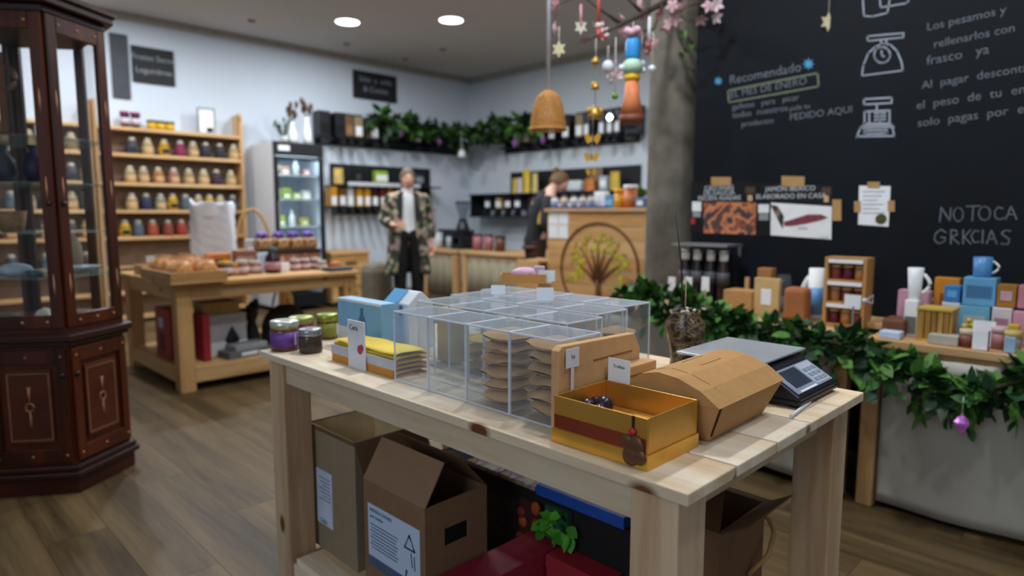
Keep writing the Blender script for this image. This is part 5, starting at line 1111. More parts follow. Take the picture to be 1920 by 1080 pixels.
MB().prism([(.08, 0), (.12, 0), (.12, .085), (.107, .105), (.107, .125), (.093, .125), (.093, .105), (.08, .085)], -.0016, 0, 'x').build('bottle_print', mat('#47709a', .6), t); MB().box(-.0014, .0, .138, 0, .235, .145).build('white_rim', WHITE, t)
t = thing('white_carton', 'white and blue gable carton behind the pale blue box', 'carton', (1.12, 1.545, T), 0)
MB().prism([(0, 0), (.09, 0), (.09, .135), (.05, .17), (.04, .17), (0, .135)], 0, .12, 'y').build('carton_body', mat('#d8dfe8', .5), t, bevel=.002); MB().prism([(-.001, .136), (.039, .171), (.039, .1725), (-.002, .137)], .05, .12, 'y').build('blue_panel', mat('#4f9bd0', .5), t); MB().box(-.0012, .03, .1, 0, .045, .13).build('blue_mark', mat('#5b7b9c', .5), t)
MB().box(-.0012, .07, .02, 0, .118, .13).build('blue_panel', mat('#7fb9df', .5), t)
def mjar(px, py, r, h, body, lidc, nm_, lab=None, dx=0, dy=0):
    p = hz(px, py, T); t = thing('spread_jar', nm_, 'jar', (p.x+dx, p.y+dy, T), R.random()); MB().lathe([(r*.94, 0), (r, .005), (r, h*.68), (r*.93, h*.74)], 24).build('jar_body', mat(body, .2, var=.1), t)
    MB().lathe([(r*.98, h*.78), (r*1.0, h*.8), (r*1.0, h*.97), (r*.9, h), (.001, h)], 24).build('lid', mat(lidc, .3, .6), t); MB().cyl(r*.95, h*.73, h*.79, 24).build('lid_ring', mat('#c9a83a', .4, .3) if lab else STEEL, t)
    if lab: MB().cyl(r*1.012, h*.12, h*.64, 24).build('paper_label', mat(lab, .5, var=.2), t); MB().box(-.002, -r*1.025, h*.2, .004, -r*1.0, h*.58).build('lettering', mat('#d9c9e0', .6), t)
mjar(535, 655, .041, .088, '#5a3a2a', '#c3c6bc', 'purple-labelled jar with a silver lid at the left end of the main table', '#6c3f94')
mjar(566, 640, .038, .08, '#6a2c5c', '#a8b060', 'purple jar with a yellow-green lid behind the left jars', '#8a3f86')
mjar(583, 660, .033, .07, '#3d3229', '#8f9296', 'small dark brown jar with a grey lid in front of the green jar')
mjar(600, 640, .034, .08, '#5a4a1c', '#8f9a3c', 'olive green jar nearest the blue boxes', '#8a8a34', .045, .03)
# ---- gold gift box
g = thing('gold_box', 'shiny gold open gift box with a red and brown seal at the table front', 'box', (.845, .548, T), 0)
GOLD = mat('#d6a04a', .33, .72, var=.05, scale=6); GOLDD = mat('#b07f2c', .25, .9, var=.05); gw, gl, gh = .152, .193, .083
mb = MB().openbox(0, 0, 0, gw, gl, gh, .003); mb.build('box_walls', GOLD, g, bevel=.0012)
MB().box(-.0025, -.0025, .0, -.0002, gl+.0025, .024).box(-.0002, -.0025, 0, gw+.0025, -.0002, .024).box(gw+.0002, -.0002, 0, gw+.0025, gl+.0025, .024).build('base_band', mat('#e8b24c', .3, .7), g)
MB().box(-.0012, .002, .026, -.0001, gl-.002, .05).build('red_sheen_band', mat('#94402a', .35, .5), g)
MB().box(.005, .006, .003, gw-.005, gl-.006, .038).build('gold_insert', mat('#e0a648', .45, .4), g)
se = MB(); 
for dy, dz, r in ((.028, .012, .016), (.012, .014, .013), (.02, .032, .0155), (.036, .034, .0125)): se.lathe([(.001, .0032), (r*.8, .003), (r, .001), (r, 0)], 16, M=Matrix.Translation((-.0026, dy, dz+.005)) @ Matrix.Rotation(-PI/2, 4, 'Y'))
se.build('brown_seal', mat('#6a4632', .35, .3), g)
MB().lathe([(.001, .004), (.006, .003), (.0075, 0)], 5, M=Matrix.Translation((-.0026, .026, .057)) @ Matrix.Rotation(-PI/2, 4, 'Y')).build('red_star', mat('#b8202c', .4), g); MB().box(-.0022, .024, .062, -.0003, .028, .083).build('ribbon', mat('#2a1410', .6), g)
for k, (dx, dy, r) in enumerate(((.062, .168, .016), (.085, .148, .018), (.055, .135, .015), (.094, .172, .014))):
    tag(MB().ball((0,0,r), r, 0, 14, (1,1,.95)).build('chocolate', mat('#2a2030', .3, var=.3, scale=60), loc=(.845+dx, .548+dy, T+.0385)), ['left shiny dark chocolate ball', 'near shiny dark chocolate ball', 'front left dark chocolate ball', 'rear dark chocolate ball'][k]+' in the gold box', 'chocolate', 'chocolates in the gold box')
card(1.0035, .7165, T, .05, .126, 'white name card standing behind the gold box', rz=-PI/2, lean=0, line='Trufitas')
# ---- big kraft catering box
k0 = thing('kraft_box', 'large kraft catering box with a domed lid at the right of the gold box', 'box', (1.025, .515, T), .02)
kw, kd = .235, .165; bz, tz = 0, .07; fl = .022
kb = [Vector((.01, .03, 0)), Vector((kw, .03, 0)), Vector((kw, kd, 0)), Vector((.01, kd, 0)), Vector((-.012, .002, tz)), Vector((kw+.03, .002, tz)), Vector((kw+.03, kd+.02, tz)), Vector((-.012, kd+.02, tz))]
MB().hexa(kb).build('box_body', KRAFT, k0, bevel=.0015)
yy = [(.0, tz), (.035, tz+.024), (.08, tz+.04), (.12, tz+.044), (.155, tz+.036), (kd+.022, tz+.01)]
MB().prism([(y, z) for y, z in yy] + [(kd+.022, tz), (.0, tz-.0001)], -.0145, kw+.032, 'x').build('domed_lid', KRAFT, k0, bevel=.0012)
mb = MB()
def lidz(y):
    for (a, za_2), (b, zb_2) in zip(yy, yy[1:]):
        if a <= y <= b: return za_2 + (zb_2-za_2)*(y-a)/(b-a)
    return tz
for i in range(9):
    q = .03+.0145*i; mb.hexa([Vector((.03, q, lidz(q)-.001)), Vector((.0315, q, lidz(q)-.001)), Vector((.0315, q+.0145, lidz(q+.0145)-.001)), Vector((.03, q+.0145, lidz(q+.0145)-.001)), Vector((.03, q, lidz(q)+.0006)), Vector((.0315, q, lidz(q)+.0006)), Vector((.0315, q+.0145, lidz(q+.0145)+.0006)), Vector((.03, q+.0145, lidz(q+.0145)+.0006))])
mb.build('lid_seam', KRAFTD, k0)
mb = MB(); q0, q1 = .095, .135
for a, b in (((.1, q0), (.18, q0+.001)), ((.1, q1), (.18, q1+.001))): mb.box(a[0], a[1], lidz(a[1])-.001, b[0], b[1], lidz(a[1])+.0007)
for x in (.1, .18): mb.hexa([Vector((x, q0, lidz(q0)-.001)), Vector((x+.001, q0, lidz(q0)-.001)), Vector((x+.001, q1, lidz(q1)-.001)), Vector((x, q1, lidz(q1)-.001)), Vector((x, q0, lidz(q0)+.0007)), Vector((x+.001, q0, lidz(q0)+.0007)), Vector((x+.001, q1, lidz(q1)+.0007)), Vector((x, q1, lidz(q1)+.0007))])
mb.build('tab_slot', KRAFTD, k0)
MB().hexa([Vector((.004, .0215, .012)), Vector((.012, .0235, .012)), Vector((.012, .026, .012)), Vector((.004, .024, .012)), Vector((-.008, .0005, tz-.002)), Vector((-.003, .0005, tz-.002)), Vector((-.003, .004, tz-.002)), Vector((-.008, .004, tz-.002))]).build('corner_slit', mat('#2a1a10', .8), k0)
# ---- digital scale
sc = thing('digital_scale', 'black digital kitchen scale with a steel pan at the right end of the table', 'scale', (1.335, .505, T), 0)
DK = mat('#1a1e26', .4, var=.05); sw, sd = .215, .275
MB().box(.0, .0, .006, sw, sd, .016).prism([(0.0, .016), (.002, .024), (.075, .066), (.09, .07), (sd, .068), (sd, .016)], 0.002, sw-.002, 'x').build('body', DK, sc, bevel=.003)
for x in (.02, sw-.02):
    for y in (.02, sd-.02): MB().cyl(.01, 0, .006, 10, (x, y, 0)).build('foot', BLACK, sc)
nrm = Vector((0, -.39, .92)).normalized(); al = math.atan2(.042, .073)
PM = Matrix.Translation((0, .002, .0242)) @ Matrix.Rotation(al, 4, 'X')
MB().box(.012, .008, 0, sw-.012, .076, .0016, 0, PM).build('display_bezel', mat('#8d97a8', .35), sc)
MB().box(.03, .022, .0016, .115, .07, .0026, 0, PM).build('screen', mat('#39424e', .2), sc); MB().box(.125, .012, .0016, sw-.018, .073, .0024, 0, PM).build('keypad', mat('#b3bccb', .4), sc)
mb = MB()
for i in range(3):
    for j in range(3): mb.box(.131+.022*i, .017+.015*j, .0024, .147+.022*i, .027+.015*j, .0034, 0, PM)
mb.build('keys', mat('#7f8a9c', .4), sc); MB().box(.03, .0085, .0016, .115, .013, .0024, 0, PM).build('white_strip', WHITE, sc)
MB().cyl(.035, .068, .076, 16, (sw/2, .175, 0)).build('pan_support', BLACK, sc)
MB().box(-.008, .085, .076, sw+.03, .285, .082).build('pan', mat('#ccd2da', .32, .6, var=.04), sc, bevel=.004)
tag(MB().lathe([(.0035, 0), (.0035, .13), (.001, .142)], 8, M=Matrix.Rotation(PI/2, 4, 'Y')).build('pen', mat('#cfd3d8', .3), loc=(1.27, .497, T+.0036)), 'silver pen lying at the near edge of the scale', 'pen').rotation_euler = (0, 0, .1)
# ---- vase of stones with reeds
v = thing('stone_vase', 'dark mottled brown vase with shells and thin reeds at the back table edge', 'vase', (1.5, .868, T))
hv = za(Vector((1.5, .868)), 582) - T
MB().lathe([(.03, 0), (.036, .008), (.034, .03), (.042, hv*.45), (.051, hv*.66), (.05, hv*.8), (.036, hv*.92), (.04, hv), (.034, hv*.985), (.03, hv*.9), (.001, hv*.85)], 28).build('vase_body', patches(['#2c2018', '#4d3a26', '#7a6648', '#3a2c1e', '#8d7c5c'], 55, .3), v)
r8 = random.Random(4); mb = MB()
for k in range(26): a = r8.uniform(0, 6.28); q = r8.uniform(0, .028); mb.ball((q*math.cos(a), q*math.sin(a), hv*.93+r8.uniform(0, .014)), r8.uniform(.005, .009), k % 2, 8, (1, .8, .7))
mb.build('shells', [mat('#cfc8b8', .5), mat('#3a342e', .5)], v, kind='stuff')
for (dx, dy, tp, c) in ((-.008, .012, za(Vector((1.49, .88)), 398)-T, '#2a221c'), (.0, -.0, za(Vector((1.5, .868)), 520)-T, '#b8a684')):
    MB().tube([(dx*.3, dy*.3, hv*.9), (dx, dy, (hv+tp)/2), (dx*2.2, dy*2.2, tp)], [.0022, .002, .0012], 6).build('reed', mat(c, .7), v)
# ================================================================== under the main table
ZS = ZL + .0006
def flap(mb, hinge_a, hinge_b, out, up, L, m=0, th=.003):
    a, b = Vector(hinge_a), Vector(hinge_b); d = (Vector(out)*up[0] + Vector((0,0,1))*up[1]).normalized()*L; n = (b-a).cross(d).normalized()*th
    mb.hexa([a, b, b+n, a+n, a+d, b+d, b+d+n, a+d+n], m)
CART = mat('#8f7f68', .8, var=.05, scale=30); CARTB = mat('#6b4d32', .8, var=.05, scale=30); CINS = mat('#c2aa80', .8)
c1 = thing('cardboard_carton', 'tall beige open carton with a white label at the left end of the lower shelf', 'box', (.93, 1.545, ZS))
h1 = .38; MB().openbox(0, 0, 0, .24, .265, h1, .004).build('carton_walls', CART, c1)
MB().openbox(.0045, .0045, .0045, .2355, .2605, h1-.004, .002).build('pale_lining', mat('#d6c298', .8), c1)
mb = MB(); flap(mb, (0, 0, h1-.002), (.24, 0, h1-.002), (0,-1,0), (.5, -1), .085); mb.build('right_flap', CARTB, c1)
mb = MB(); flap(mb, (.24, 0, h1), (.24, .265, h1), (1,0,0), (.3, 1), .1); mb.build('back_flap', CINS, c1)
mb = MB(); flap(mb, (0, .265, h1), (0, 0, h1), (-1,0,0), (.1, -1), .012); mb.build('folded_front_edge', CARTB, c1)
MB().box(-.001, .13, h1-.3, 0, .22, h1-.13).build('paper_label', mat('#c4d2ec', .7), c1)
mb = MB(); [mb.box(-.0016, .14, h1-.155-i*.011, -.001, .205-.012*(i % 3), h1-.152-i*.011) for i in range(7)]; mb.build('printed_lines', mat('#6c7c98', .8), c1, kind='stuff'); text(c1, 'CAJA', .018, basis((-.0016, .205, h1-.295), (0,-1,0)), mat('#5c6c88', .8), 'lettering', .0003)
c2 = thing('cardboard_carton', 'brown open carton with a raised flap, hand hole and big shipping label', 'box', (.9, 1.192, ZS))
h2 = .315; w2, d2 = .2, .264
mb = MB(); mb.box(0, 0, 0, w2, d2, .004).box(0, .0, .004, .004, d2, h2).box(w2-.004, 0, .004, w2, d2, h2).box(.004, d2-.004, .004, w2-.004, d2, h2)
mb.box(.004, 0, .004, w2-.004, .004, h2-.115).box(.004, 0, h2-.07, w2-.004, .004, h2).box(.004, 0, h2-.115, .06, .004, h2-.07).box(.135, 0, h2-.115, w2-.004, .004, h2-.07)
mb.build('carton_walls', mat('#82634a', .8, var=.05, scale=30), c2)
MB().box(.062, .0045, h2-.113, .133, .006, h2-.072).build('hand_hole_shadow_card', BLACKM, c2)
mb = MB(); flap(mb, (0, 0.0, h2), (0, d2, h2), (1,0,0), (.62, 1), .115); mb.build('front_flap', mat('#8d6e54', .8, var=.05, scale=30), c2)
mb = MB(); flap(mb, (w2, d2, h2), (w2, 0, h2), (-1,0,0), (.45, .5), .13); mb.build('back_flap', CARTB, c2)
LBL = mat('#bfcfee', .7, var=.02); MB().box(-.001, .02, .085, 0, d2-.02, .255).build('shipping_label', LBL, c2)
INK = mat('#4c5c7a', .8)
mb = MB(); [mb.box(-.0016, .11+.004*(i % 3), .2-i*.009, -.001, d2-.03-.006*(i % 2), .2026-i*.009) for i in range(8)]; mb.box(-.0016, .09, .085, -.001, d2-.02, .112); mb.build('printed_lines', INK, c2, kind='stuff')
text(c2, 'INSTRUCCIONES', .013, basis((-.0016, d2-.03, .236), (0,-1,0)), INK, 'lettering', .0003); text(c2, 'para reciclar', .012, basis((-.0016, d2-.03, .22), (0,-1,0)), INK, 'lettering', .0003)
rc = MB(); pt = lambda a, r: (-.0018, .06-r*math.cos(a), .205+r*math.sin(a))
rc.tube([pt(PI/2, .024), pt(PI/2+2*PI/3, .024), pt(PI/2+4*PI/3, .024)], .003, 6, closed=True); rc.build('recycling_mark', mat('#26324a', .8), c2)
mb = MB(); mb.tube([(-.0015, .085, .09), (-.0015, .08, .11), (-.0015, .076, .125)], .003, 5).ball((-.0015, .075, .13), .005, 0, 8, (.3,1,1)).tube([(-.0015, .068, .09), (-.0015, .064, .108)], .003, 5).tube([(-.0015, .05, .15), (-.0015, .055, .185)], .0015, 5).tube([(-.0015, .04, .145), (-.0015, .042, .18)], .0015, 5); mb.build('pictogram', INK, c2)
d_ = thing('dark_crate', 'long dark fabric crate behind the cartons under the table', 'crate', (1.27, .86, ZS)); MB().openbox(0, 0, 0, .22, .76, .245, .008).build('crate_walls', mat('#1b1517', .85, var=.2), d_); MB().box(-.001, .35, .06, 0, .7, .2).build('purple_print', patches(['#1d1518', '#3a1c2e', '#24171f', '#2c1a2a'], 18, .8), d_)
MB().box(.008, .008, .235, .212, .752, .243).build('inner_cover', mat('#19161a', .8), d_)
for k, (yy0, nm_) in enumerate(((1.33, 'left floral booklet lying on the dark crate'), (1.185, 'right floral booklet lying on the dark crate'))):
    tag(MB().box(0, 0, 0, .16, .14, .012).build('floral_booklet', patches(['#c9ccd0', '#b58aa6', '#6a7486', '#b59a5a', '#a7b3b6', '#c9c4b4'], 22, .6), loc=(1.275, yy0+.0, ZS+.2456)), nm_, 'booklet', 'floral booklets on the crate')
t = thing('blue_box', 'flat bright blue box with a yellow lid print lying on the dark crate', 'box', (1.262, .88, ZS+.2456)); MB().box(0, 0, 0, .19, .29, .03).build('box_body', mat('#2456b8', .5), t, bevel=.002); MB().box(.03, .02, .03, .17, .18, .0315).build('yellow_print', patches(['#3f6fc0', '#6f93c0', '#a8a868'], 14, .6), t)
t = thing('felt_plant', 'bright green leaf cluster hanging on the dark crate front', 'plant', (1.262, 1.085, ZS+.196))
lg = leaf_mesh(.045, .016, 0).mesh('leaf', mat('#4f9a2c', .6, rnd=.35))
for k in range(22): inst(lg, 'leaf', t, leaf_M(Vector((-.012, R.uniform(-.05,.05), R.uniform(-.035,.035))), Vector((-.6, R.gauss(0,.8), R.gauss(0,.8))), R.uniform(-1,1)))
MB().box(-.012, -.04, -.05, .004, .04, .04).build('felt_back', mat('#1f4f33', .8), t)
t = thing('orange_blossoms', 'dark orange felt blossoms beside the green leaf cluster', 'flower', (1.262, 1.185, ZS+.17)); mb = MB()
for k in range(9): mb.ball((-.008, R.uniform(-.04,.04), R.uniform(-.08,.05)), .016, k % 2, 10, (.5,1,1))
mb.build('blossoms', [mat('#a84e1c', .7), mat('#7c2a1a', .7)], t); MB().box(-.008, -.04, -.08, .004, .04, .05).build('felt_back', mat('#3a1a14', .8), t)
RED = mat('#8e1f33', .6, var=.03); t = thing('red_box', 'large dark red box lying at the front of the lower shelf', 'box', (.915, 1.082, ZS)); MB().box(0, 0, 0, .35, .103, .135).build('box_body', RED, t, bevel=.002); MB().box(-.0015, -.0015, .1, .3515, .1045, .1365).build('lid', RED, t, bevel=.0015)
t = thing('red_box', 'smaller brighter red box to the right of the large red box', 'box', (1.2, .885, ZS)); MB().box(0, 0, 0, .065, .19, .132).build('box_body', mat('#a02633', .6, var=.03), t, bevel=.002); MB().box(-.0015, -.0015, .1, .0665, .1915, .1335).build('lid', mat('#9a2230', .6), t, bevel=.0015)
# open brown carton at the right end
c3 = thing('cardboard_carton', 'dark brown open carton with a twisted handle at the right end of the lower shelf', 'box', (1.2, .6, ZS)); h3 = .36
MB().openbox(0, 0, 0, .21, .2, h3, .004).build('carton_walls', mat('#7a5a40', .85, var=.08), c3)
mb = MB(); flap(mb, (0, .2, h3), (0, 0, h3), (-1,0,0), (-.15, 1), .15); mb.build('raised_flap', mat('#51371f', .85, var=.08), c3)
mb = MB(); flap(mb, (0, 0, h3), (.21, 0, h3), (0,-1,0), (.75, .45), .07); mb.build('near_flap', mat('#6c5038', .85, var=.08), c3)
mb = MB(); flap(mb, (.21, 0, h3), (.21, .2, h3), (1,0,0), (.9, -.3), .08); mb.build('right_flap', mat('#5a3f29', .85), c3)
MB().tube([(.13, -.005, h3-.14), (.17, -.03, h3-.1), (.22, -.02, h3-.07), (.236, .0, h3-.05), (.213, .015, h3-.03)], .0055, 8).build('twisted_handle', mat('#b98f58', .7), c3)
# ================================================================== long counter under the blackboard
QX, QZ = 2.86, .70
LIN2 = mat('#b8b4aa', .9, var=.06, scale=4, spec=.1)
def counter(y0, y1, label, folds, seed):
    t = thing('wooden_counter', label, 'counter', (QX, y1, 0), RB); L_ = y1-y0; rr = random.Random(seed); D_ = XBB-QX-.01
    for k in range(4): MB().box(0, k*D_/4+.001, QZ-.03, L_, (k+1)*D_/4-.001, QZ).build('top_plank', wood('#d9b78a', '#b28452', 'x', scale=7), t, bevel=.002)
    for x in (0, L_-.06):
        for y in (.0, D_-.06): MB().box(x, y+.005, 0, x+.06, y+.065, QZ-.03).build('post', PINEZ, t, bevel=.003)
    for y in (.03,): MB().box(.06, y, QZ-.11, L_-.06, y+.03, QZ-.03).build('apron', PINEX, t)
    x = .065; n = max(1, round((L_-.13)/.85)); w = (L_-.13)/n
    for k in range(n):
        ph = rr.uniform(0, 6); a, b = x+k*w+.003, x+(k+1)*w-.003
        def fn(u, v, a=a, b=b, ph=ph):
            q = (1-v)
            return Vector((a+(b-a)*u, .018-.024*math.sin(u*folds+ph+.6*math.sin(3*v))*(.25+.75*v)-.014*math.sin(u*folds*2.3+ph*2)*v*v + .004*q, .035+.012*math.sin(u*4+ph)+(QZ-.075)*v))
        mb = MB(); mb.grid(fn, 60, 14); mb.build('linen_curtain', LIN2, t, solid=.003)
    MB().box(.06, .14, 0, L_-.06, .16, QZ-.12).build('inside_shade_sheet', mat('#0d0d0e', .9), t)  # near-black sheet stands in for the shade behind the curtains
counter(.9, 2.25, 'left part of the pine counter with linen curtains under the blackboard', 24, 2)
counter(-1.2, .84, 'right part of the pine counter with linen curtains under the blackboard', 15, 5)
CZ = QZ + .0006
def cp(px, X, py=560): p = hx(px, py, X); return Vector((X, p.y, CZ))
def top_h(P, py): return za(P, py) - CZ
# garland along the counter edge
gx = QX - .07
gl = [hx(px, py, gx) for px, py in ((1168, 552), (1205, 550), (1255, 560), (1310, 580), (1370, 602), (1430, 618), (1490, 628), (1550, 640), (1610, 655), (1660, 684), (1710, 702), (1760, 724), (1810, 740), (1860, 730), (1915, 712), (1990, 705))]
garland('thick dark green leafy garland draped along the counter edge', gl, .1, 1500, 300, .062, .017, 9, .008, .45)
drop_orn('glass_ornament', 'purple pink faceted drop hanging from the counter garland', hx(1803, 793, QX-.17), .036, None, mat('#d07fe0', .12, .2, var=.3, scale=60))
# dispenser rack with four dark tubes
X_ = 3.3
a, b = cp(1272, X_), cp(1368, X_); hb = top_h(cp(1320, X_), 457)
t = thing('bottle_rack', 'black rack with a steel top bar holding four dark dispensers on the counter', 'rack', (X_+.1, a.y, CZ), RB); L_ = a.y-b.y
MB().box(0, -.02, 0, L_, 0, hb-.06).build('back_board', BLACKM, t); MB().box(0, -.16, 0, L_, -.02, .015).build('base', BLACK, t); MB().box(-.01, -.17, hb-.012, L_+.01, .01, hb).box(-.005, -.01, hb-.07, .005, .005, hb-.012).box(L_-.005, -.01, hb-.07, L_+.005, .005, hb-.012).build('steel_bar', STEEL, t)
for k, px in enumerate((1282, 1304, 1329, 1353)):
    q = cp(px, X_); t = thing('tube_dispenser', 'dark tube dispenser with a white label, %s from the left in the counter rack' % ORD[k], 'dispenser', (X_+.01, q.y, CZ+.0155), RB, 'tube dispensers on the counter')
    MB().lathe([(.03, .0), (.033, .02), (.033, hb*.55), (.022, hb*.68), (.022, hb*.8)], 16).build('tube', mat(['#1a1a1e','#1c1a1c','#1b1c20','#2c1c1a'][k], .25), t); MB().cyl(.025, hb*.8, hb*.86, 12).build('cap', STEEL, t)
    MB().cyl(.0225, hb*.68, hb*.8, 14).build('white_label', PAPER, t); MB().cyl(.034, hb*.3, hb*.5, 14).build('grey_label', mat('#4a4a52', .5), t)
for k, px in enumerate((1259, 1290, 1322)):
    q = cp(px, 3.12, 545); t = thing('price_card', '%s of three white price cards in the garland before the dark dispensers' % ('left', 'middle', 'right')[k], 'card', q, RB, 'price cards in the garland')
    z = top_h(q, 519); MB().box(-.022, 0, z-.075, .022, .002, z).build('card', PAPER, t); MB().box(-.003, .002, 0, .003, .004, z-.02).build('stake', mat('#c9b48a', .6), t); MB().cyl(.015, 0, .003, 10, (0,.003,0)).build('foot', WHITE, t)
def cbox(name, label, cat, px0, px1, ytop, X, d, m, z=0, lab=None, labm=PAPER, rz=0, bev=.003, group=None):
    a, b = cp(px0, X), cp(px1, X); q = (a+b)/2; q.z = CZ + z; q.x = X + d/2
    return pk(name, label, cat, q, abs(a.y-b.y), d, max(.01, za(cp((px0+px1)/2, X), ytop)-q.z), m, RB+rz, group, lab, labm, bev)
cbox('kraft_tray', 'low kraft tray at the left of the kraft boxes on the counter', 'tray', 1356, 1409, 545, 3.1, .12, KRAFT)
cbox('kraft_box', 'upright brown kraft box behind the beige board on the counter', 'box', 1418, 1444, 503, 3.25, .06, mat('#a4743f', .7))
cbox('beige_board', 'beige standing board with a white label on the counter', 'card', 1413, 1460, 522, 3.12, .03, mat('#c6a672', .7), lab=.4)
cbox('wood_stick', 'thin light wooden upright left of the beige board', 'stick', 1395, 1402, 520, 3.26, .02, KRAFTL)
q = cp(1468, 3.3); t = thing('glass_jar', 'small clear glass jar behind the beige board', 'jar', q); h_ = top_h(q, 515); MB().lathe([(.03, 0), (.04, .02), (.04, h_*.8), (.03, h_)], 16).build('glass_body', clear((.8,.83,.85), 'jar_glass', .1, .15, '#8c959c'), t); MB().cyl(.036, 0.004, h_*.4, 14).build('fill', mat('#77797c', .6), t)
cbox('kraft_pouch', 'rust brown standing kraft pouch on the counter', 'pouch', 1467, 1510, 540, 3.05, .09, mat('#a0633a', .75), bev=.02)
def mug(px0, px1, ytop, X, z, m, label, band=None, handle=1, flare=.9, hand_m=None):
    a, b = cp(px0, X), cp(px1, X); q = (a+b)/2; q.z = CZ+z; r = abs(a.y-b.y)/2*.86; h = za(q, ytop)-q.z
    t = thing('mug', label, 'mug', q, RB); MB().lathe([(r*flare*.9, 0), (r*flare, .006), (r, h), (r*.93, h), (r*flare*.9, .012), (.001, .01)], 24).build('mug_body', m, t)
    MB().tube([(handle*(r*.93+min(r*.85, .45*h*.62)*math.sin(PI*k/10)), 0, h*(.2+.62*k/10)) for k in range(11)], h*.055, 8).build('handle', hand_m or WHITE, t)
    if band: MB().lathe([(r*(flare+.01)+.001, h*.08), (r*1.005+.0012, h*.62)], 24).build('blue_band', band, t)
    return t
mug(1513, 1545, 503, 3.23, 0, WHITE, 'white and blue mug left of the small wooden jar shelf', mat('#5f9ad0', .4), -1, 1)
# little wooden shelf with jars
X_ = 3.05; a, b = cp(1543, X_), cp(1622, X_); L_ = a.y-b.y; h_ = top_h((a+b)/2, 483)
t = thing('jar_shelf', 'small three-level wooden jar shelf standing on the counter', 'shelf', (X_, a.y, CZ), RB); OAK = wood('#c6935a', '#9a6a38', 'z', scale=9)
for x in (0, L_-.014): MB().box(x, 0, 0, x+.014, .1, h_).build('side_board', OAK, t, bevel=.001)
MB().box(.014, .09, 0, L_-.014, .1, h_).build('back_board', OAK, t)
for k in range(4): MB().box(.014, 0, k*(h_-.012)/3, L_-.014, .09, k*(h_-.012)/3+.012).build('shelf_board', OAK, t); 
for k in range(3): MB().box(.016, -.003, k*(h_-.012)/3+.092*(h_/.33), L_-.016, -.0005, k*(h_-.012)/3+.092*(h_/.33)+.016).build('white_strip', PAPER, t)
jc = ['#6e2340', '#c08a52', '#8f3a48', '#6a2050', '#b98058', '#9c5040', '#7a2030', '#a8804a', '#8c4038']
for lv in range(3):
    for k in range(3):
        tt = thing('mini_jar', 'mini preserve jar on the %s level of the small jar shelf, %s' % (('bottom', 'middle', 'top')[lv], ('left', 'centre', 'right')[k]), 'jar', (X_+.04, a.y-.0375-(L_-.075)*k/2, CZ+lv*(h_-.012)/3+.0126), RB, 'mini jars on the small shelf')
        MB().cyl(.021, 0, .052, 14).build('jar_body', mat(jc[(lv*4+k) % 9], .3), tt); MB().cyl(.0215, .052, .064, 14).build('lid', mat('#c9a070', .4), tt)
q = cp(1600, 2.97); t = thing('price_card', 'white price card with a grey ribbon bow before the small jar shelf', 'card', q, RB); z = top_h(q, 553)
MB().box(-.035, 0, z-.05, .03, .002, z).build('card', PAPER, t); MB().box(-.004, .002, 0, .004, .005, z-.01).build('stake', STEEL, t); MB().ball((.045, 0, z-.02), .011, 0, 8).tube([(.05, 0, z-.02), (.075, 0, z+.005), (.075, 0, z-.03), (.05,0,z-.02)], .003, 5).build('ribbon_bow', mat('#c4c6ce', .6), t)
cbox('leather_pouch', 'brown folded leather pouch lying on the counter', 'pouch', 1655, 1700, 598, 2.98, .12, mat('#6a4128', .6), bev=.012)
cbox('wooden_board', 'light wooden board lying beside the leather pouch', 'board', 1625, 1668, 606, 3.1, .16, KRAFTL)
cbox('blue_booklet', 'thin white and blue booklet at the counter edge', 'booklet', 1652, 1692, 622, 2.9, .06, mat('#b9c8e6', .6))
cbox('pink_box', 'pink upright gift box behind the white ribbed pitcher mug', 'box', 1683, 1742, 545, 3.14, .06, mat('#cc97b0', .5))
t = cbox('white_box', 'small white box with a grey window under the white pitcher mug', 'box', 1697, 1722, 563, 3.02, .07, WHITE)
P_ = cp(1709, 3.02); hw = za(P_, 563)-CZ; MB().box(-.02, -.0365, .01, .02, -.035, hw*.55).build('grey_window', mat('#6e6f68', .4), t)
mug(1696, 1732, 502, 3.055, hw+.0006, mat('#d9dce2', .35), 'white pitcher-shaped mug standing on the small white box', None, 1, .72)
cbox('orange_box', 'golden orange box with a brown print behind the blue tin', 'box', 1750, 1797, 521, 3.2, .05, mat('#c07f1f', .5), lab=.5, labm=mat('#8a4a1c', .5))
hb_ = za(cp(1785, 3.1), 567)-CZ
cbox('white_tub', 'white and magenta tub under the blue tin', 'tub', 1766, 1800, 567, 3.1, .07, mat('#d4d0da', .5), lab=.9, labm=mat('#b0709a', .5))
cbox('blue_tin', 'bright blue box on the white and magenta tub', 'tin', 1769, 1799, 536, 3.1, .06, mat('#2f78b8', .4), z=hb_+.0006, lab=.6, labm=mat('#5f9cd0', .5))
cbox('pale_box', 'pale blue low box beside the pink box', 'box', 1740, 1764, 562, 3.22, .06, mat('#93b4c0', .5))
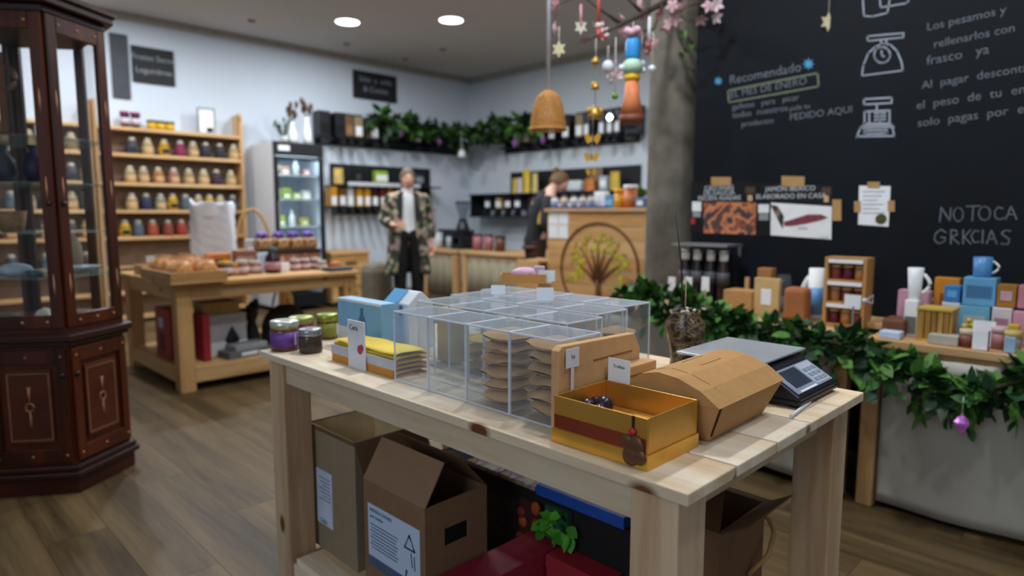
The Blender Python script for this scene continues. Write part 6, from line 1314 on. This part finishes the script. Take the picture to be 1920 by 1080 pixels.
# slatted wooden crate
X_ = 2.94; a, b = cp(1722, X_), cp(1787, X_); L_ = a.y-b.y; h_ = top_h((a+b)/2, 579)
t = thing('wooden_crate', 'small slatted wooden crate at the counter edge', 'crate', (X_, a.y, CZ), RB); CRW = wood('#c9a050', '#8a6228', 'z', scale=12)
MB().box(0, 0, 0, L_, .12, .01).build('base', CRW, t)
for k in range(5): MB().box(.006+k*(L_-.012)/5+.002, 0, .01, .006+(k+1)*(L_-.012)/5-.002, .006, h_-.008).build('slat', CRW, t)
for k in range(5): MB().box(.006+k*(L_-.012)/5+.002, .114, .01, .006+(k+1)*(L_-.012)/5-.002, .12, h_-.008).build('slat', CRW, t)
for x in (0, L_-.006): MB().box(x, .006, .01, x+.006, .114, h_-.008).build('end_board', CRW, t)
MB().box(-.003, -.003, h_-.008, L_+.003, .123, h_).build('yellow_top', mat('#c2a24a', .6), t)
# blue boxes and mug
hB1 = za(cp(1830, 3.1), 574)-CZ
cbox('blue_gift_box', 'lower light blue box with a picture under the larger blue box', 'box', 1800, 1858, 574, 3.1, .09, mat('#6aa8c4', .5), lab=.7, labm=mat('#a8b0b8', .5))
hB2 = za(cp(1833, 3.1), 521)-CZ
cbox('blue_gift_box', 'large light blue window box carrying the blue mug', 'box', 1804, 1866, 521, 3.1, .09, mat('#5f9fca', .5), z=hB1+.0006, lab=.78, labm=mat('#3f6f9c', .4))
mug(1816, 1860, 482, 3.145, hB2+.0008, mat('#4a86bd', .35), 'blue mug with a white handle standing on the blue box stack', None, 1, .92)
hB3 = za(cp(1890, 3.1), 577)-CZ
cbox('white_box', 'white and pink printed box at the right end of the counter', 'box', 1862, 1900, 578, 3.08, .08, mat('#cfc6cc', .5), lab=.7, labm=mat('#a87f8c', .5))
cbox('pink_box', 'pink box cut by the right frame edge on the counter', 'box', 1902, 1950, 585, 3.08, .08, mat('#c890a8', .5))
cbox('gold_print_box', 'brown and gold box with a pink print on the white box', 'box', 1868, 1905, 534, 3.1, .06, mat('#9a6c22', .5), z=hB3+.001, lab=.6, labm=mat('#c29aa4', .5))
cbox('pink_print_box', 'pinkish box at the top right end of the counter goods', 'box', 1908, 1950, 536, 3.1, .06, mat('#b87a8a', .5), z=hB3+.001)
for px, ytop, X, c, lc, lab in ((1820, 617, 2.93, '#7a4436', '#c9b49a', 'brown jar with a beige lid at the counter edge'), (1853, 603, 3.0, '#8f8c90', '#9aa0ac', 'grey jar behind the white tag on the counter'), (1880, 612, 2.97, '#a06a6c', '#c0a0a4', 'pink jar at the right of the white tag'), (1906, 620, 2.93, '#9a7f7c', '#b9a45a', 'pink jar with a yellow lid near the frame edge')):
    q = cp(px, X); h_ = top_h(q, ytop); t = thing('cream_jar', lab, 'jar', q); MB().cyl(.026, 0, h_*.7, 16).build('jar_body', mat(c, .4), t); MB().cyl(.027, h_*.7, h_, 16).build('lid', mat(lc, .4), t)
q = cp(1845, 2.885); t = thing('price_tag', 'square white tag with a dark edge at the counter edge', 'tag', q, RB); z = top_h(q, 620); MB().box(-.025, 0, .002, .022, .004, z).build('tag_card', PAPER, t); MB().box(.022, 0, .002, .026, .006, z).box(-.025, 0, 0, .026, .02, .002).build('dark_edge', BLACK, t)
q = cp(1850, 2.96); t = thing('white_card', 'small white card standing behind the square tag', 'card', q, RB); z = top_h(q, 602); MB().box(-.035, 0, .004, .035, .002, z).build('card', PAPER, t); MB().box(-.02, -.01, 0, .02, .012, .004).build('foot', WHITE, t)
q = cp(1826, 2.99); t = thing('yellow_flowers', 'little bunch of yellow flowers among the jars on the counter', 'flower', q); mb = MB(); z = top_h(q, 606)
for k in range(9): u = Vector((R.uniform(-.02,.02), R.uniform(-.03,.03), z+R.uniform(-.02,.01))); mb.tube([(0,0,0), u], .0012, 4, 1).ball(u, .01, 0, 8)
mb.build('blossoms', [mat('#c9b42c', .6), mat('#4a6a2c', .7)], t)
cbox('yellow_packet', 'yellow flat packet near the right frame edge', 'packet', 1893, 1915, 610, 3.02, .05, mat('#c7a524', .5))
cbox('blue_packet', 'small blue white packet among leaves at the right edge', 'packet', 1890, 1912, 632, 2.9, .04, mat('#8fb0d0', .5))
cbox('paper_stack', 'grey green paper sheets lying along the counter edge', 'paper', 1745, 1802, 629, 2.9, .07, mat('#a8a89c', .7))

# ================================================================== blossom branch and hanging ornaments
BR = mat('#4a4038', .85, var=.3, scale=30)
DB = 3.35
def B(px, py, D=DB): return hd(px, py, D)
br = thing('blossom_branch', 'bare grey branch with pink blossoms reaching out from the pillar top', 'branch', B(1240, -10, 3.7))
o_ = Vector(br.location)
paths = [[(1290, -20, 4.0), (1245, 5, 3.7), (1205, 25, 3.45), (1165, 45, 3.35), (1130, 62, 3.3), (1098, 76, 3.3)], [(1205, 25, 3.45), (1180, 0, 3.4), (1150, -25, 3.4)], [(1290, -20, 4.0), (1262, 18, 3.75), (1290, 40, 3.6), (1335, 22, 3.5)],
         [(1245, 5, 3.7), (1225, 55, 3.55), (1190, 62, 3.5)], [(1262, 18, 3.75), (1300, 8, 3.6), (1345, -5, 3.5)], [(1165, 45, 3.35), (1130, 20, 3.3), (1090, -10, 3.3), (1045, 10, 3.3), (1040, 45, 3.3)], [(1262, 40, 3.7), (1275, 75, 3.7), (1285, 100, 3.68)]]
mb = MB()
for k, pth in enumerate(paths): pts = [B(*q)-o_ for q in pth]; n = len(pts); mb.tube(pts, [(.022 if k == 0 else .011)*(1-.8*i/(n-1)) for i in range(n)], 7)
mb.build('branch_wood', BR, br)
pet = MB()
for a in range(5):
    c_, s_2 = math.cos(a*1.257), math.sin(a*1.257); pet.add([(0,0,0), (.022*c_-.013*s_2, .022*s_2+.013*c_, .006), (.041*c_, .041*s_2, .014), (.022*c_+.013*s_2, .022*s_2-.013*c_, .006)], [(0,1,2,3)], 0, True)
pms = [pet.mesh('blossom', mat(c, .6, rnd=.15)) for c in ('#cfa9b2', '#b98692', '#d6c2c4')]
r9 = random.Random(21)
for px, py in [(1330,10),(1345,12),(1312,35),(1342,35),(1278,18),(1268,38),(1205,15),(1210,30),(1200,8),(1170,30),(1168,45),(1190,52),(1185,62),(1240,20),(1236,28),(1130,38),(1125,48),(1118,50),(1130,60),(1215,72),(1225,80),(1220,92),(1255,45),(1250,52),(1260,12),(1150,115),(1155,140),(1147,148),(1172,66),(1195,66),(1035,52),(1098,72),(1045,8)]:
    inst(pms[r9.randrange(3)], 'blossom', br, leaf_M(B(px+r9.uniform(-3,3), py+r9.uniform(-3,3), DB+r9.uniform(.0,.25))-o_, Vector((r9.gauss(0,1), r9.gauss(0,1), r9.gauss(0,1))), r9.uniform(-3,3)))
bl = leaf_mesh(.05, .016, 0).mesh('leaf', LEAFM[3])
for px, py in ((1284, 57), (1290, 80), (1280, 90), (1276, 98), (1288, 64), (1296, 84)): inst(bl, 'leaf', br, leaf_M(B(px, py, 3.7)-o_, Vector((r9.gauss(0,1), r9.gauss(0,1), -.5)), r9.uniform(-1,1)))
def hang(name, label, cat, px, py, ytop, build, D=DB-.05, m=None, group=None, w=.0022):
    p = B(px, py, D); t = thing(name, label, cat, p, R.uniform(-.4,.4)-PI/4, group); build(t)
    zt = za(p, ytop) - p.z; MB().tube([(0, 0, 0), (0, 0, zt)], w, 6).build('hanging_thread', m or mat('#bdb8ae', .6), t); return t
def star(t, r=.035, c='#cfc2a0', n=6, th=.006):
    pl = [(r*(1 if k % 2 == 0 else .52)*math.sin(PI*k/n), r*(1 if k % 2 == 0 else .52)*math.cos(PI*k/n)*1.15) for k in range(2*n)]
    MB().prism(pl, -th/2, th/2, 'y').build('star_plate', mat(c, .6, var=.08), t)
PKR = mat('#c48a98', .5); RDR = mat('#b04a3c', .5)
hang('star_ornament', 'pale wooden star hanging on a pink ribbon left of the branch', 'ornament', 1089, 50, 8, lambda t: star(t, .036, '#b9b5a6'), m=PKR, w=.006)
hang('star_ornament', 'narrow wooden star hanging beside the wicker bell cord', 'ornament', 1048, 92, 50, lambda t: star(t, .038, '#c2b896', 6, .006).__class__, D=3.25)
hang('ribbon_ornament', 'red ribbon with white knot hanging from the branch', 'ornament', 1122, 48, -30, lambda t: (MB().ball((0,0,0), .016, 0, 10).ball((.018,0,.004), .012, 0, 10).build('white_knot', mat('#cdb6b0', .6), t), MB().tube([(-.0,0,-.01), (.0,0,-.045), (.014,0,-.075)], [.006,.013,.004], 6).tube([(.005,0,-.01), (.02,0,-.05), (.045,0,-.07)], [.005,.011,.004], 6).build('ribbon_tails', RDR, t)), m=RDR, w=.009)
GB = mat('#a9832e', .35, .5, var=.25, scale=50)
def bells(t):
    for z, r in ((.0, .02), (-.125, .019), (-.255, .034)): MB().lathe([(r*1.15, z-r), (r*.9, z-r*.3), (r*.7, z+r*.4), (.001, z+r)], 10).build('bell', GB, t)
    MB().tube([(0,0,-.24), (0,0,0)], .0018, 5).build('string', mat('#7a6a50', .7), t); MB().ball((-.012,0,-.12), .012, 0, 8).ball((.03,0,-.25), .018, 0, 8).ball((-.03,0,-.25), .016, 0, 8).build('gold_leaves', mat('#c9922c', .5), t)
hang('bell_string', 'string of three gold bells hanging left of the branch end', 'ornament', 1117, 112, 72, bells, D=3.3)
def blossomball(t): mb = MB(); mb.ball((0,0,0), .03, 0, 12, (1,1,1.1)); mb.build('white_ball', mat('#c9cdd2', .5), t); MB().tube([(0,0,-.03), (.0,0,-.065)], [.004,.008], 6).build('tassel', mat('#cfcad0', .6), t)
hang('ball_ornament', 'white ball ornament with a tassel beside the colourful hanging figure', 'ornament', 1140, 125, 85, blossomball)
hang('ball_ornament', 'small bright green ball hanging near the gold bells', 'ornament', 1153, 180, 70, lambda t: MB().ball((0,0,0), .017, 0, 12).build('green_ball', mat('#4f8a22', .45), t))
def colour_figure(t):
    MB().lathe([(.03, .0), (.036, .015), (.036, .085), (.028, .1)], 16).build('blue_part', mat('#2f8fd6', .4), t)
    MB().lathe([(.035, -.07), (.052, -.05), (.05, -.02), (.03, 0)], 16).build('mint_part', mat('#a9cbb4', .5), t)
    MB().lathe([(.032, -.105), (.042, -.09), (.035, -.07)], 16).build('yellow_part', mat('#d9ab1c', .5), t)
    MB().lathe([(.06, -.27), (.04, -.19), (.032, -.105)], 16).build('orange_part', mat('#cf7a4a', .6, var=.15), t)
    MB().lathe([(.056, -.31), (.063, -.27)], 16).build('brown_base', mat('#7a4432', .6), t)
    mb = MB()
    for a in range(6): mb.ball((.028*math.cos(a*1.05), .028*math.sin(a*1.05), .125+.012*(a % 2)), .02, 0, 10)
    mb.build('pink_bow', mat('#cfa6b4', .6), t); MB().ball((-.055, 0, -.04), .016, 0, 8).ball((.055, 0, -.05), .016, 0, 8).build('white_beads', mat('#d5dde0', .4), t)
hang('hanging_figure', 'colourful stacked hanging figure of blue, mint, yellow and orange', 'ornament', 1186, 112, 40, colour_figure, D=3.25)
for px, py, lab in ((1203, 119, 'left silvery ball beside the colourful figure'), (1223, 129, 'right silvery ball beside the pillar')): hang('ball_ornament', lab, 'ornament', px, py, 60, lambda t: MB().ball((0,0,0), .02, 0, 12).build('silver_ball', mat('#dfe6ea', .2, .3), t))
hang('bead_ornament', 'red bead cluster on a white ribbon beside the pillar', 'ornament', 1217, 82, 32, lambda t: [MB().ball((.012*math.cos(a*2.1), .012*math.sin(a*2.1), -.015*a+.02), .013, 0, 10).build('red_bead', mat('#a35a5c', .5), t) for a in range(5)], m=mat('#c9ccd0', .6), w=.009)
def butterfly(t, s=1, m=mat('#c99a2c', .5, .2)):
    for q in (-1, 1): MB().prism([(0, -.006*s), (q*.02*s, .02*s), (q*.036*s, .012*s), (q*.03*s, -.008*s), (q*.02*s, -.026*s)], -.002, .002, 'y').build('wing', m, t)
    MB().ball((0,0,0), .006*s, 0, 8, (1,1,3)).build('butterfly_body', mat('#6a4a1c', .6), t)
for k, (px, py, yt) in enumerate(((1111, 259, 195), (1109, 294, 255), (1108, 322, 290))): hang('butterfly_ornament', '%s of the three gold butterflies hanging below the bells' % ('top', 'middle', 'lowest')[k], 'ornament', px, py, yt, lambda t, k=k: butterfly(t, (1.2, 1.1, .8)[k]), D=3.3, group='gold butterflies', w=.001)
hang('star_ornament', 'pale wooden six-pointed star hanging in front of the blackboard', 'ornament', 1553, 41, -60, lambda t: star(t, .04, '#d6caa4'), D=3.25)
# wicker bell lamp
p = B(1028, 170, 3.25); wl = thing('wicker_bell', 'small wicker bell shade hanging on a white tube from the ceiling', 'lamp', p)
hB = p.z - za(p, 243); R_ = .088; WK = mat('#c28a48', .65, var=.25, scale=70)
prof = [(.004, 0), (.03, -.008), (.055, -.035), (.07, -.075), (.08, -.125), (R_, -hB)]
mb = MB()
def pr_at(z):
    for (r0, z0), (r1, z1) in zip(prof, prof[1:]):
        if z1 <= z <= z0: return r0 + (r1-r0)*(z-z0)/(z1-z0)
    return R_
for k in range(24):
    a = 2*PI*k/24; mb.tube([(r*math.cos(a), r*math.sin(a), z) for r, z in prof], .0028, 5)
mb.build('rib_canes', WK, wl)
mb = MB(); n = 16
for k in range(1, n+1): z = -hB*k/n; r = pr_at(z); mb.tube([((r+.002*(-1)**q)*math.cos(q*PI/24), (r+.002*(-1)**q)*math.sin(q*PI/24), z) for q in range(48)], .0042 if k < n else .006, 5, closed=True)
mb.build('woven_rings', WK, wl)
MB().lathe([(.004, -.05), (.014, -.045), (.014, -.02), (.009, 0)], 12).build('lamp_holder', WHITE, wl)
MB().cyl(.0105, 0, CEIL-p.z, 12).build('white_tube', mat('#c9cbd0', .4), wl)
